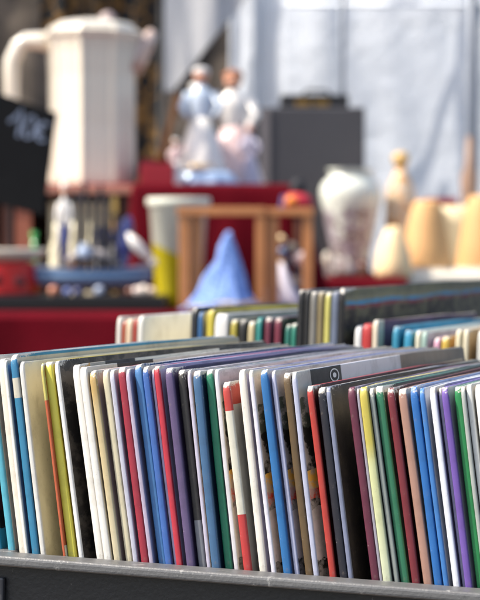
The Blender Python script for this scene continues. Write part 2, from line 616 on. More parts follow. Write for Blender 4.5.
for i, r in enumerate(FRONT):
    u0, a, h = rows[i]
    t = (uw(r[0] + r[3], r[1])[0] - uw(r[0], r[1])[0]) * math.cos(a)
    if i + 1 < len(FRONT):
        n0, na, nh = rows[i + 1]
        for hh in (0.0, .12, .2, min(h, nh)):
            gap = (n0 - hh * math.sin(na)) - (u0 - hh * math.sin(a))
            t = min(t, gap * math.cos(a) - .00012)
    t = max(t * .97, .0011)
    yt = r[1]
    sm = bm_mat(r[4], h, yt, 'book_cloth')
    cm = bm_mat(r[5], h, yt, 'book_board')
    L = .312 + random.uniform(-.008, .004)
    if i == 0:
        L = .30
    if 'round emblem' in r[7]:
        L = .335
    M = FR @ Matrix.Translation((u0, random.uniform(-.0016, .0018), .0002)) @ Matrix.Rotation(-a, 4, 'Y')
    make_book(r[7], 'books leaning in the front crate', t, L, h, sm, cm, M, yt, r[6], bend=-.0014, wear_and_sun=random.uniform(.85, 1.15))

V2 = 0.475
BACK = [
    # x, y, width, spine, cover, label, pages
    (117, 317, 4.2, C('e0dcd0'), C('c8c0b0'), 'white spine at the left end of the rear crate', 0, .30),
    (122.5, 320, 3.2, C('d0623c'), C('e0c8a8'), 'rusty orange spine between white ones in the rear crate', 0, .2),
    (126.5, 319, 6.0, C('e4c8a4'), C('e0c8a8'), 'peach spine in the rear crate', 0, .2),
    (133.5, 319, 3.4, C('cc4a34'), C('d8c8b0'), 'narrow brick red spine in the rear crate', 0, .2),
    (138, 316, 5.0, C('e4e2d6'), dict(keep=1, z=[(600, C('ebeadc'))]), 'white spine with a large sage grey cover in the rear crate', 0, .31),
    (191, 308, 6.5, C(26, 30, 38), C(30, 34, 42), 'black spine left of the small blue one in the rear crate', 0, .31),
    (198.5, 312, 4.6, C('2a6ca8'), C('d8d8d4'), 'small blue spine next to yellow in the rear crate', 0, .31),
    (207.5, 310, 6.8, C('e0cc10'), C('dccc30'), 'bright yellow spine in the rear crate', 0, .31),
    (215, 314, 13, C('d8d8d4'), C('c8c8c4'), 'broad white spine right of yellow in the rear crate', 0, .31),
    (231, 320, 6.5, C('b8a81c'), C('8c8030'), 'olive yellow spine in the rear crate', 1, .29),
    (239.5, 320, 7.0, C(26, 24, 22), C(40, 36, 30), 'black spine right of olive yellow in the rear crate', 1, .29),
    (248, 322, 6.4, C('c8b888'), C('b0a070'), 'beige spine left of teal in the rear crate', 1, .28),
    (256.5, 318, 5.4, C('12948c'), C('5c6c78'), 'teal spine between beige and maroon in the rear crate', 0, .28),
    (265, 318, 6.0, C('74203c'), C('807888'), 'left of two maroon spines in the rear crate', 0, .28),
    (275, 318, 6.6, C('80203c'), C('586058'), 'right of two maroon spines in the rear crate', 0, .28),
    (285.5, 325, 4.8, C('147c6c'), C('146050'), 'short dark teal spine right of maroon in the rear crate', 0, .27),
    (291.5, 324, 4.6, C('1c9078'), C('103c34'), 'short sea green spine beside the tall black album', 0, .27),
    (298, 290, 6.0, C(22, 22, 24), C(24, 24, 26), 'tall black album, leftmost of the black ones', 0, .31),
    (305, 290, 4.6, C(26, 26, 28), C(70, 70, 74), 'tall black album with a white nick at its top', 0, .31),
    (310.5, 292, 6.6, C(120, 118, 112), C(110, 104, 90), 'tall stone grey album among the black ones', 1, .31),
    (318, 292, 6.0, C('8c7c50'), C('948450'), 'tall tan olive album left of pale yellow', 1, .31),
    (325.5, 293, 5.6, C('d8d060'), C('a8a890'), 'tall pale yellow album between tan and slate', 0, .31),
    (332, 292, 7.0, C('68748c'), C('303848'), 'tall slate blue album right of pale yellow', 0, .31),
    (340.5, 289, 5.6, C(18, 18, 20), dict(keep=1, z=[(292, C(30, 30, 32)), (303, C('5c5a48')), (310, C('74705a')), (315, C('3080a8')), (322, C('701c30')), (600, C(26, 14, 18))], wob=.012, ns=60, streak=.45, sc=C(116, 112, 80)),  # colour bands paint the reflections seen in the glossy black cover
     'tall black album with a long glossy cover, olive and blue reflections painted on', 0, .47),
    (355, 326, 6.6, C('dcdcd8'), C('d0d0cc'), 'short white spine left of bright red in the rear crate', 0, .29),
    (362.5, 324, 9.4, C('d42824'), C('e8dcc4'), 'bright red spine in the rear crate', 0, .27),
    (373, 321, 5.2, C('e4d4b8'), dict(v=[(0, C('ead6ba')), (.05, C('7c4a70')), (.5, C('6c3c60'))]), 'blush spine with a cream and plum cover in the rear crate', 0, .31),
    (393, 327, 6.6, C('1898bc'), C('2aa8cc'), 'cyan spine right of the plum cover in the rear crate', 0, .31),
    (404.5, 331, 7.6, C('1ca0c8'), C('50b4d0'), 'second cyan spine, left of cream, in the rear crate', 0, .31),
    (415.5, 331, 5.0, C('d8d4b8'), C('d0ccb8'), 'thin cream spine right of cyan in the rear crate', 0, .31),
    (421.5, 332, 6.0, C('98b4a8'), C('c8ccc8'), 'sage green spine in the rear crate', 0, .31),
    (434, 338, 6.0, C('d89cb4'), C('c8a0b0'), 'short pink spine in the rear crate', 0, .28),
    (441.5, 337, 7.4, C('dcb414'), C('dca040'), 'short golden yellow spine in the rear crate', 0, .28),
    (456, 330, 5.6, C('e0d4ac'), C('d8ccb0'), 'cream spine left of the apricot cover in the rear crate', 0, .31),
    (463.5, 330, 5.0, C('e8dcb8'), C('e4b878'), 'cream spine with an apricot cover at the right edge', 0, .31),
    (478, 331, 8.0, C('c8c8c0'), C('c8c8c0'), 'light grey spine cut by the right edge in the rear crate', 0, .31),
    (490, 331, 8.0, C('508cc0'), C('c8c8c0'), 'blue spine outside the right edge in the rear crate', 0, .31),
]
for i, r in enumerate(BACK):
    u, w = uw(r[0], r[1], V2)
    t = uw(r[0] + r[2], r[1], V2)[0] - u
    if i + 1 < len(BACK):
        t = min(t, uw(BACK[i + 1][0], BACK[i + 1][1], V2)[0] - u - .0002)
    h = w
    sm = bm_mat(r[3], h, r[1], 'book_cloth')
    cm = bm_mat(r[4], h, r[1], 'book_board')
    M = FR @ Matrix.Translation((u, V2, .0002))
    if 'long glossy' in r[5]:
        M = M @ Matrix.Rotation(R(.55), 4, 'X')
    make_book(r[5], 'books standing in the rear crate', t, r[7], h, sm, cm, M, r[1], r[6], wear_and_sun=random.uniform(.7, 1.0), r_top=.0035)

# ------------------------------------------------------------------ crates
k = N('black_painted_metal')
tc = k.n('ShaderNodeTexCoord').outputs['Object']
f = k.noise(tc, 90, 5, .65)
s1 = k.ramp(k.noise(tc, 420, 4, .7), [(.66, (0, 0, 0, 1)), (.72, (1, 1, 1, 1))])
c1 = k.mix(f, C(11, 11, 13), C(27, 27, 30))
c1 = k.mix(k.math('MULTIPLY', s1, .5), c1, C(120, 118, 114))
k.l(c1, k.b.inputs['Base Color'])
k.b.inputs['Roughness'].default_value = .42
k.bump(k.noise(tc, 500, 3), .25, .0006)
M_CRATE = k.m
k = N('scuffed_rim_metal')
tc = k.n('ShaderNodeTexCoord').outputs['Object']
mp = k.n('ShaderNodeMapping')
mp.inputs['Scale'].default_value = (.15, 1, 1)
k.l(tc, mp.inputs[0])
f = k.noise(mp.outputs[0], 300, 5, .7)
c1 = k.mix(f, C(66, 66, 68), C(106, 106, 105))
s2 = k.ramp(k.noise(tc, 150, 5, .75), [(.60, (0, 0, 0, 1)), (.68, (1, 1, 1, 1))])
c1 = k.mix(k.math('MULTIPLY', s2, .35), c1, C(200, 198, 192))
s3 = k.ramp(k.noise(tc, 210, 5, .75), [(.64, (0, 0, 0, 1)), (.70, (1, 1, 1, 1))])
c1 = k.mix(k.math('MULTIPLY', s3, .7), c1, C(50, 50, 52))
k.l(c1, k.b.inputs['Base Color'])
k.b.inputs['Roughness'].default_value = .4
k.bump(k.noise(tc, 700, 4), .3, .0006)
M_RIM = k.m


def make_crate(label, u0, u1, v0, v1, hw):
    e = empty('book_crate', None, label, 'crate', None, matrix=FR @ Matrix.Translation((u0, v0, 0)))
    U, V = u1 - u0, v1 - v0
    th = .003

    def b(name, a, c, m=M_CRATE, bev=.0008):
        bm = bmesh.new()
        box(bm, a, c)
        return link(name, bm, m, e, bevel=bev)
    b('floor_panel', (0, 0, -.004), (U, V, 0))
    b('front_panel', (0, 0, .0002), (U, th, hw))
    b('back_panel', (0, V - th, .0002), (U, V, hw))
    b('side_panel', (0, th + .0002, .0002), (th, V - th - .0002, hw))
    b('side_panel', (U - th, th + .0002, .0002), (U, V - th - .0002, hw))
    # rolled rim on the walls: front and back, then the two ends
    for nm, a, c in (('rim', (-.008, -.009, hw + .0002), (U + .008, .0055, hw + .0046)), ('rim', (-.008, V - .0055, hw + .0002), (U + .008, V + .009, hw + .0046)),
                     ('rim', (-.008, .0057, hw + .0002), (.0055, V - .0057, hw + .0046)), ('rim', (U - .0055, .0057, hw + .0002), (U + .008, V - .0057, hw + .0046))):
        bm = bmesh.new()
        nseg = 60
        vs = box(bm, a, c)
        o = link(nm, bm, M_RIM, e, bevel=.0014)
    return e


ul = uw(-14, 552, -.02)[0]
hw = uw(240, rim_y(240) + 1.5, -.006)[1]
cr1 = make_crate('black metal crate with a scuffed grey rim holding the front row of books', ul, rows[-1][0] + .02, -.0095, .35, hw - .0046)
# corner bracket at the left end of the front wall
ub = uw(3, 585, -.0125)[0]
bm = bmesh.new()
box(bm, (ub - .012, -.0125, hw - .19), (ub, -.0098, hw - .010), Matrix.Translation((-ul, .0095, 0)))
link('corner_bracket', bm, mat('bracket_metal', C(66, 66, 70), .35, .3), cr1, bevel=.0008)
u2l = uw(100, 340, V2)[0]
u2r = uw(520, 340, V2)[0]
make_crate('black crate behind, holding the blurred second row of books', u2l, u2r, V2 - .012, V2 + .49, hw - .03)

# the folding table both crates stand on
M_WOOD = mat('weathered_plywood', C(150, 120, 86), .6, var=.25, scale=18, bump=.3, bscale=90)
M_LEG = mat('galvanised_tube', C(150, 152, 156), .35, metal=.8)
e = empty('display_table', FR @ Vector((0.05, .4, -.03)), 'plywood table under both book crates', 'table')
e.matrix_world = FR @ Matrix.Translation((.06, .4, -.03))
bm = bmesh.new()
box(bm, (-.55, -.46, 0), (.55, .66, .0255))
link('table_top', bm, M_WOOD, e, bevel=.003)
for sx in (-.5, .5):
    for sy in (-.4, .44):
        bm = bmesh.new()
        p = e.matrix_world @ Vector((sx, sy, -.0005))
        Mi = e.matrix_world.inverted()
        tube(bm, [Mi @ p, Mi @ Vector((p.x, p.y, .0))], .014, 12)
        link('leg', bm, M_LEG, e, smooth=False)

# ------------------------------------------------------------------ emblem printed on the cover of the tall picture book
# (a thin printed ring set on the board, part of that book)
IDX = [i for i, r in enumerate(FRONT) if r[7].startswith('tall lavender spine')][0]
bk = [o for o in bpy.data.objects if o.type == 'EMPTY' and o.get('label', '').startswith('tall lavender spine')][0]
t29 = max(v.co.x for v in bk.children[0].data.vertices)
h29 = rows[IDX][2]
M_EMB = mat('printed_emblem_ink', C(200, 198, 194), .4)
M_EMBD = mat('printed_dark_ink', C(30, 28, 28), .4)
bm = bmesh.new()
cy, cz = .059, h29 - .0040


def ring(bm, r0, r1, x0, n=40):
    for kk in range(n):
        a0, a1 = 2 * PI * kk / n, 2 * PI * (kk + 1) / n
        bm.faces.new([bm.verts.new((x0, cy + r * math.cos(a) * 2.6, cz + r * math.sin(a))) for r, a in ((r0, a0), (r1, a0), (r1, a1), (r0, a1))])


ring(bm, .0024, .0029, t29 + .00015)
ring(bm, .0001, .0011, t29 + .00015)
bmesh.ops.remove_doubles(bm, verts=bm.verts, dist=1e-6)
link('emblem', bm, M_EMB, bk)

# ------------------------------------------------------------------ market stall behind
RED = mat('crimson_velvet', C(84, 2, 16), .9, var=.3, scale=14, bump=.4, bscale=160, bdist=.003, spec=.1)
RED_L = mat('red_card', C(140, 10, 28), .5, var=.15, scale=20)
IVORY = mat('cream_cloth', C(214, 206, 190), .8, var=.1, scale=10)
WOOD = mat('oiled_pine', C(178, 118, 70), .5, var=.3, scale=22, bump=.2, bscale=70)
WOOD_D = mat('dark_stained_wood', C(92, 52, 34), .5, var=.3, scale=22)
PORC = mat('white_glazed_porcelain', C(216, 206, 188), .25, var=.05, scale=12, coat=.6)


def table(name, label, x0, x1, y0, y1, z, m, cat='table', drop=None, hem=.15):
    """trestle table under a cloth that hangs in folds at the front and sides"""
    e = empty(name, ((x0 + x1) / 2, (y0 + y1) / 2, 0), label, cat)
    cx, cy = (x0 + x1) / 2, (y0 + y1) / 2
    bm = bmesh.new()
    box(bm, (x0 - cx + .01, y0 - cy + .01, z - .03), (x1 - cx - .01, y1 - cy - .01, z - .004))
    link('table_top', bm, M_WOOD, e)
    for a in (x0 - cx + .08, x1 - cx - .08):
        for b in (y0 - cy + .08, y1 - cy - .08):
            bm = bmesh.new()
            tube(bm, [(a, b, z - .0305), (a, b, 0)], .018, 10)
            link('leg', bm, M_LEG, e)
    bm = bmesh.new()
    W, Dp = x1 - x0, y1 - y0
    per = []
    n = int((W + Dp) * 2 / .018)
    rr = .012
    for i in range(n):
        s = i / n * 2 * (W + Dp)
        if s < W:
            p = (-W / 2 + s, -Dp / 2); nn = (0, -1)
        elif s < W + Dp:
            p = (W / 2, -Dp / 2 + s - W); nn = (1, 0)
        elif s < 2 * W + Dp:
            p = (W / 2 - (s - W - Dp), Dp / 2); nn = (0, 1)
        else:
            p = (-W / 2, Dp / 2 - (s - 2 * W - Dp)); nn = (-1, 0)
        per.append((p, nn, s))
    lv = [0, .004, .012, .05, .12, .22, .35, .5, z - hem]
    rings = []
    for d in lv:
        rg = []
        for p, nn, s in per:
            fo = min(1, d / .2) * .04 * (noise.noise(Vector((s * 7, d * .8, z * 9))) + .5 * math.sin(s * 21 + 3 * noise.noise(Vector((s * 2, 1, 1)))))
            fo += min(.010, d * .9)
            rg.append(bm.verts.new((p[0] + nn[0] * fo, p[1] + nn[1] * fo, z - d)))
        rings.append(rg)
    for j in range(len(lv) - 1):
        for i in range(n):
            bm.faces.new((rings[j][i], rings[j][(i + 1) % n], rings[j + 1][(i + 1) % n], rings[j + 1][i]))
    bm.faces.new(rings[0])
    link('tablecloth', bm, m, e, smooth=False)
    return e


ZB = CAM_H - (312 - 243) * S(4.2)     # red table front edge at row 312
table('stall_table', 'table under crimson velvet, lowest and nearest of the cloth-covered stalls', -1.25, .30, 4.2, 5.45, ZB, RED)
ZC = CAM_H - (279 - 243) * S(5.5)
table('stall_table', 'crimson table carrying the flowered vase and the dark trunk', P(300, 0, 5.7).x + .02, P(402, 0, 5.7).x, 5.5, 6.7, ZC, RED)
ZD = CAM_H - (271 - 243) * S(5.6)
table('stall_table', 'cream covered table under the straw lampshades', P(404, 0, 5.6).x, 1.35, 5.6, 6.6, ZD, IVORY)

# red velvet riser on the near table
YR = 4.95
xr0, xr1 = P(134, 0, YR).x, P(291, 0, YR).x
zr = P(0, 184, YR).z
bm = bmesh.new()
Wd = xr1 - xr0
Dd = .34
hh = zr - ZB - .001
n = 220
lv = [0, .003, .009, .03, .07, .13, .19, hh]
rings = []
for d in lv:
    rg = []
    for i in range(n):
        s = i / n * 2 * (Wd + Dd)
        if s < Wd:
            p = (s - Wd / 2, 0); nn = (0, -1)
        elif s < Wd + Dd:
            p = (Wd / 2, s - Wd); nn = (1, 0)
        elif s < 2 * Wd + Dd:
            p = (Wd / 2 - (s - Wd - Dd), Dd); nn = (0, 1)
        else:
            p = (-Wd / 2, Dd - (s - 2 * Wd - Dd)); nn = (-1, 0)
        fo = min(1, d / .2) * (.016 + .022 * noise.noise(Vector((s * 14, d * 2, 5)))) + min(.006, d)
        if nn[0] > 0:
            fo += d * .25
        rg.append(bm.verts.new((p[0] + nn[0] * fo, p[1] + nn[1] * fo, hh - d)))
    rings.append(rg)
for j in range(len(lv) - 1):
    for i in range(n):
        bm.faces.new((rings[j][i], rings[j][(i + 1) % n], rings[j + 1][(i + 1) % n], rings[j + 1][i]))
bm.faces.new(rings[0])
bm.faces.new(rings[-1][::-1])
o = link('velvet_riser', bm, RED, smooth=True, matrix=Matrix.Translation(((xr0 + xr1) / 2, YR, ZB + .001)))
tag(o, 'box riser draped in crimson velvet behind the wooden frame', 'display riser')

# small red box on the riser
p = P(157, 183, 5.05)
e = empty('gift_box', (p.x, 5.05, zr + .001), 'small open crimson box at the left end of the velvet riser', 'box')
bm = bmesh.new()
w_ = 17 * S(5.05)
box(bm, (-w_, 0, 0), (w_, .10, .046))
link('box_body', bm, RED_L, e, bevel=.002)
bm = bmesh.new()
box(bm, (-w_ - .002, .095, .047), (w_ + .002, .101, .062))
link('lid', bm, RED_L, e, bevel=.001)

# ------------------------------------------------------------------ wooden shelf rack that carries the jug
YS = 5.0
zs_ = P(0, 186, YS).z
x0, x1 = P(-40, 0, YS).x, P(133, 0, YS).x
e = empty('display_rack', ((x0 + x1) / 2, YS, ZB + .0015), 'brown wooden rack with pale panels carrying the white jug', 'rack')
hz = zs_ - ZB - .0015
hwid = (x1 - x0) / 2
bm = bmesh.new(); box(bm, (-hwid, -.02, hz - .018), (hwid, .26, hz)); link('shelf', bm, mat('pinkish_shelf_board', C(170, 120, 100), .5), e, bevel=.002)
for xx in (-hwid + .004, -hwid + .09, hwid - .03):
    bm = bmesh.new(); box(bm, (xx, 0, .0), (xx + .026, .24, hz - .0185)); link('post', bm, WOOD_D, e, bevel=.002)
bm = bmesh.new(); box(bm, (-hwid, .245, .0), (hwid, .255, hz - .0185)); link('back_board', bm, mat('dark_brown_board', C(74, 50, 40), .6, var=.3), e)  # plain dark brown back of the rack
bm = bmesh.new()
xa, xb = P(112, 0, YS).x - (x0 + x1) / 2, P(117, 0, YS).x - (x0 + x1) / 2
box(bm, (xa, -.018, 0), (xb, -.008, hz - .02)); link('batten', bm, mat('ochre_batten', C(186, 158, 88), .5), e)
bm = bmesh.new()
xa = P(48, 0, YS).x - (x0 + x1) / 2
xb = P(108, 0, YS).x - (x0 + x1) / 2
box(bm, (xa, .02, .02), (xb, .026, hz - .035)); link('pale_panel', bm, mat('yellowed_paper', C(206, 196, 160), .7, var=.15, scale=30), e)
bm = bmesh.new()
xa = P(15, 0, YS).x - (x0 + x1) / 2
xb = P(31, 0, YS).x - (x0 + x1) / 2
box(bm, (xa, -.01, 0), (xb, .02, hz - .02)); link('upright', bm, mat('rosy_brown_wood', C(150, 88, 66), .5), e)
# small green bottle top on the rack
p = P(35, 232, 4.95)
e = empty('green_bottle', (p.x, 4.93, ZB + .001), 'small green glass bottle standing before the brown rack', 'bottle')
bm = bmesh.new(); lathe(bm, [(.010, 0), (.011, .01), (.011, .09), (.006, .11), (.005, .14)], 20); link('glass', bm, mat('green_glass', C(60, 150, 80), .15, coat=.5), e, smooth=True)
bm = bmesh.new(); lathe(bm, [(.007, .1405), (.007, .152)], 16); link('cap', bm, mat('green_cap', C(80, 190, 110), .4), e)

# ------------------------------------------------------------------ white panelled jug
YJ = 5.05
s = S(YJ)
p = P(89, 186, YJ)
e = empty('coffee_jug', (p.x, YJ + .1, zs_ + .0006), 'large white panelled coffee pot with an angular handle', 'jug')
s = S(YJ + .1)
H = 158 * s


def hexa(a, z):
    m = PI / 4
    aa = (a - R(-99.375)) % m - m / 2
    e_ = abs(abs(aa) - m / 2)
    return math.cos(m / 2) / math.cos(aa) * (1 + (.018 if e_ < .08 else (-.014 if e_ < .16 else 0)))


bm = bmesh.new()
prof = [(40 * s, 0), (43 * s, 2 * s), (44 * s, 10 * s), (43 * s, 60 * s), (43.5 * s, 110 * s), (45 * s, 135 * s), (47 * s, 146 * s), (50 * s, 150 * s), (50.5 * s, 154 * s), (45 * s, 156 * s)]
lathe(bm, prof, 96, facet=hexa)
o = link('body', bm, PORC, e)
bm = bmesh.new()
lathe(bm, [(44 * s, 156.3 * s), (43 * s, 160 * s), (34 * s, 164 * s), (20 * s, 167 * s), (10 * s, 168 * s)], 64, facet=hexa)
lid = link('lid', bm, PORC, e)
bm = bmesh.new()
lathe(bm, [(6 * s, 168.3 * s), (5 * s, 172 * s), (8 * s, 178 * s), (11 * s, 184 * s), (10 * s, 190 * s), (5 * s, 194 * s), (1 * s, 195 * s)], 24)
k_ = link('knob', bm, mat('dull_rose_porcelain', C(150, 132, 128), .4), lid, smooth=True)
k_.scale = (.8, .8, .9)
k_.location = (16 * s, 0, 0)
bm = bmesh.new()
hp = [(-40, 0, 144), (-52, 0, 146), (-66, 0, 146), (-72, 0, 142), (-79, 0, 127), (-80, 0, 122), (-80, 0, 76), (-70, 0, 60), (-56, 0, 50), (-42, 0, 46)]
tube(bm, [Vector(q) * s for q in hp], [10 * s, 9 * s, 8 * s, 8 * s, 8 * s, 8 * s, 7.5 * s, 7 * s, 7 * s, 8 * s], 12)
link('handle', bm, PORC, e, smooth=True)
bm = bmesh.new()
sp_ = [(38, 0, 118), (46, 0, 130), (54, 0, 144), (62, 0, 156)]
tube(bm, [Vector(q) * s for q in sp_], [12 * s, 11 * s, 9 * s, 5 * s], 16)
link('spout', bm, mat('rosy_porcelain', C(196, 172, 158), .25, coat=.5), e, smooth=True)
# a low red cloth edge under the jug
bm = bmesh.new(); box(bm, (-.10, -.115, 0), (.12, -.105, .006)); link('red_band', bm, RED_L, e)

# ------------------------------------------------------------------ price slate
YP = 4.55
M_SLATE = mat('chalkboard_black', C(16, 17, 19), .8, var=.25, scale=30, spec=.15)
M_CHALK = mat('chalk', C(120, 130, 150), .9, var=.2, scale=300)
p = P(20, 312, YP)
s = S(YP)
e = empty('price_slate', (p.x, YP, ZB + .001), 'black slate tilted on a rod with 10 euro chalked on it', 'sign')
q = lambda px, py: Vector(((px - 20) * s, 0, (312 - py) * s + (243 - 312) * 0))
base_z = P(20, 312, YP).z - (ZB + .001)
def Q(px, py, y=0.0):
    w = P(px, py, YP)
    return Vector((w.x - p.x, y, w.z - ZB - .001))
bm = bmesh.new()
cs = [(-22, 86), (57, 113), (44, 216), (-34, 196)]
fr_ = [bm.verts.new(Q(a, b, -.004)) for a, b in cs]
bk_ = [bm.verts.new(Q(a, b, .004)) for a, b in cs]
bm.faces.new(fr_); bm.faces.new(bk_[::-1])
for i in range(4):
    bm.faces.new((fr_[i], fr_[(i + 1) % 4], bk_[(i + 1) % 4], bk_[i]))
sl = link('slate', bm, M_SLATE, e, bevel=.002)


def stroke(bm, pts, wd, y):
    pts = [Vector(Q(a, b, y)) for a, b in pts]
    L_, R_ = [], []
    for i, v in enumerate(pts):
        d = (pts[min(i + 1, len(pts) - 1)] - pts[max(0, i - 1)]).normalized()
        nrm = Vector((-d.z, 0, d.x)) * wd * (1 + .25 * math.sin(i * 2.1))
        L_.append(bm.verts.new(v + nrm)); R_.append(bm.verts.new(v - nrm))
    for i in range(len(pts) - 1):
        bm.faces.new((L_[i], L_[i + 1], R_[i + 1], R_[i]))


def arc(cx, cy, rx, ry, a0, a1, n=18, rot=0):
    o_ = []
    for i in range(n + 1):
        a = R(a0 + (a1 - a0) * i / n)
        x, y = rx * math.cos(a), -ry * math.sin(a)
        o_.append((cx + x * math.cos(rot) - y * math.sin(rot), cy + x * math.sin(rot) + y * math.cos(rot)))
    return o_


for nm, strokes in (('digit', [[(9, 122), (16, 117), (22, 108), (21, 122), (18, 137)]]),
                    ('digit', [arc(30, 127, 5.5, 11, 60, 440, 24, R(14))]),
                    ('euro_mark', [arc(43, 132, 6, 9, 50, 310, 20, R(10)), [(33.5, 128), (43, 130)], [(33, 133), (42, 135)]])):
    bm = bmesh.new()
    for i, st in enumerate(strokes):
        stroke(bm, st, .0026, -.0047 - .0003 * i)
    link(nm, bm, M_CHALK, sl)
bm = bmesh.new(); tube(bm, [Q(10, 150, .012), Q(10, 230, .012), Vector((Q(10, 230).x, .012, 0))], .004, 8); link('rod', bm, M_CRATE, e)
bm = bmesh.new(); box(bm, (Q(10, 0).x - .04, -.02, 0), (Q(10, 0).x + .04, .04, .008)); link('foot', bm, M_CRATE, e, bevel=.001)

# ------------------------------------------------------------------ dark case, plate, red tins and boat
YB = 4.30
p0, p1 = P(-30, 0, YB).x, P(165, 0, YB).x
zt = P(0, 296, YB).z
e = empty('jewellery_case', ((p0 + p1) / 2, YB - .02, ZB + .001), 'flat black display case under the model boat', 'case')
bm = bmesh.new(); box(bm, (-(p1 - p0) / 2, 0, 0), ((p1 - p0) / 2, .22, zt - ZB - .001)); link('case_body', bm, mat('black_lacquer', C(14, 14, 16), .3), e, bevel=.002)
ztop = zt
# trinkets lying on the case
M_GOLD = mat('tarnished_brass', C(150, 112, 50), .35, metal=.8)
cols_ = [C(190, 120, 90), C(90, 110, 170), C(60, 70, 120), C(220, 200, 190), C(150, 160, 180), C(205, 190, 175), C(120, 70, 50), C(214, 186, 160)]
names_ = ['copper coloured bead by the left end of the black case', 'light blue bead on the black case below the hull', 'navy bead on the black case below the hull', 'ivory bead at the right of the black case',
          'silver grey bead under the middle of the hull', 'largest ivory bead near the right end of the black case', 'brown bead on the black case beside the ivory ones', 'rightmost peach bead on the black case']
for i, (px, r_) in enumerate(((52, 5), (66, 4), (76, 4), (136, 4.5), (98, 5), (143, 5.5), (129, 4), (151, 4.5))):
    pp = P(px, 0, YB)
    bm = bmesh.new(); ball(bm, (0, 0, 0), r_ * S(YB))
    o = link('bead', bm, mat('bead_glaze', cols_[i], .25, coat=.4), smooth=True, matrix=Matrix.Translation((pp.x, YB + .02, ztop + r_ * S(YB) + .0005)))
    tag(o, names_[i], 'bead', 'beads on the black case')
# white plate on a red tin
pp = P(8, 0, 4.42)
e = empty('red_tin', (pp.x - .01, 4.42 + .02, ztop + .0008 - .0), 'shallow bright red tin under the white plate', 'tin')
e.location.z = ztop + .001
hh_ = P(0, 262, 4.42).z - ztop - .002
bm = bmesh.new(); lathe(bm, [(.070, 0), (.073, .003), (.073, hh_ - .004), (.070, hh_)], 40); link('tin_body', bm, mat('red_enamel', C(190, 14, 22), .25, coat=.4), e, smooth=False)
bm = bmesh.new(); ball(bm, (-.01, -.074, hh_ * .5), (.013, .003, .011)); link('painted_spot', bm, mat('dark_red_enamel', C(90, 8, 16), .3), e, smooth=True)
bm = bmesh.new(); ball(bm, (.035, -.066, hh_ * .4), (.012, .004, .010)); link('painted_spot', bm, mat('dark_red_enamel', C(90, 8, 16), .3), e, smooth=True)
bm = bmesh.new()
lathe(bm, [(.050, 0), (.056, .002), (.076, .012), (.086, .024), (.084, .026), (.074, .018), (.04, .007), (.001, .006)], 48)
o = link('white_plate', bm, PORC, smooth=True, matrix=Matrix.Translation((pp.x - .01, 4.44, ztop + .001 + hh_ + .0008)))
tag(o, 'white china plate lying on the red tin', 'plate')

# model boat
YBo = 4.36
s = S(YBo)
pb = P(90, 282, YBo)
e = empty('model_boat', (pb.x, YBo + .05, ztop + .0008), 'blue model sailing boat with sailor figures and bare masts', 'model boat')
bm = bmesh.new()
nx = 24
ringsb = []
for i in range(nx + 1):
    u = i / nx * 2 - 1
    half = 64 * s * u
    wdt = max(.02, (1 - abs(u) ** 2.6)) * 19 * s
    sheer = (25 + 7 * u * u) * s
    keel = (3 + 11 * abs(u) ** 4) * s
    prof = []
    for kx in range(9):
        a = PI * kx / 8
        prof.append(bm.verts.new((half * (1 if kx in (0, 8) else .985 - .05 * math.sin(a)), -math.cos(a) * wdt, sheer - (sheer - keel) * math.sin(a) ** .8)))
    ringsb.append(prof)
for i in range(nx):
    for kx in range(8):
        bm.faces.new((ringsb[i][kx], ringsb[i + 1][kx], ringsb[i + 1][kx + 1], ringsb[i][kx + 1]))
    bm.faces.new((ringsb[i][8], ringsb[i + 1][8], ringsb[i + 1][0], ringsb[i][0]))
bm.faces.new(ringsb[0]); bm.faces.new(ringsb[-1][::-1])
hk = N('painted_hull')
tcn = hk.n('ShaderNodeTexCoord').outputs['Object']
sx = hk.n('ShaderNodeSeparateXYZ'); hk.l(tcn, sx.inputs[0])
zf = hk.math('DIVIDE', sx.outputs[2], 34 * s)
cc = hk.ramp(zf, [(0, C(80, 60, 62)), (.22, C(120, 112, 126)), (.40, C(70, 100, 142)), (.52, C(140, 166, 192)), (.62, C(66, 98, 142)), (.76, C(170, 178, 188))], 'CONSTANT')
hk.l(cc, hk.b.inputs['Base Color']); hk.b.inputs['Roughness'].default_value = .4
link('hull', bm, hk.m, e, smooth=False)
bm = bmesh.new(); box(bm, (-40 * s, -5 * s, 0), (-30 * s, 5 * s, 9 * s)); link('cradle', bm, WOOD_D, e)
bm = bmesh.new(); box(bm, (30 * s, -5 * s, 0), (40 * s, 5 * s, 9 * s)); link('cradle', bm, WOOD_D, e)
bm = bmesh.new(); box(bm, (-22 * s, -7 * s, 26 * s), (2 * s, 7 * s, 36 * s)); link('cabin', bm, mat('rust_brown_paint', C(140, 92, 60), .5), e, bevel=.001)
bm = bmesh.new(); tube(bm, [(-24 * s, -4 * s, 34 * s), (-10 * s, -5 * s, 44 * s), (10 * s, -5 * s, 42 * s), (30 * s, -4 * s, 30 * s)], [3 * s, 5 * s, 5 * s, 2 * s], 10)
link('folded_sail', bm, mat('grey_sailcloth', C(176, 166, 160), .8), e, smooth=True)
for (mx, top) in ((-15, 104), (-7, 114), (1, 98), (9, 110), (17, 100), (25, 82)):
    bm = bmesh.new(); tube(bm, [(mx * s, -.012, 24 * s), (mx * s + .001, -.012, top * s)], [2.9 * s, 2.2 * s], 8); link('mast', bm, mat('dark_spar', C(22, 22, 32), .6), e)
bm = bmesh.new(); tube(bm, [(-48 * s, 0, 26 * s), (-6 * s, 0, 104 * s)], .5 * s, 6); link('rigging_line', bm, mat('rigging_cord', C(70, 70, 90), .7), e)
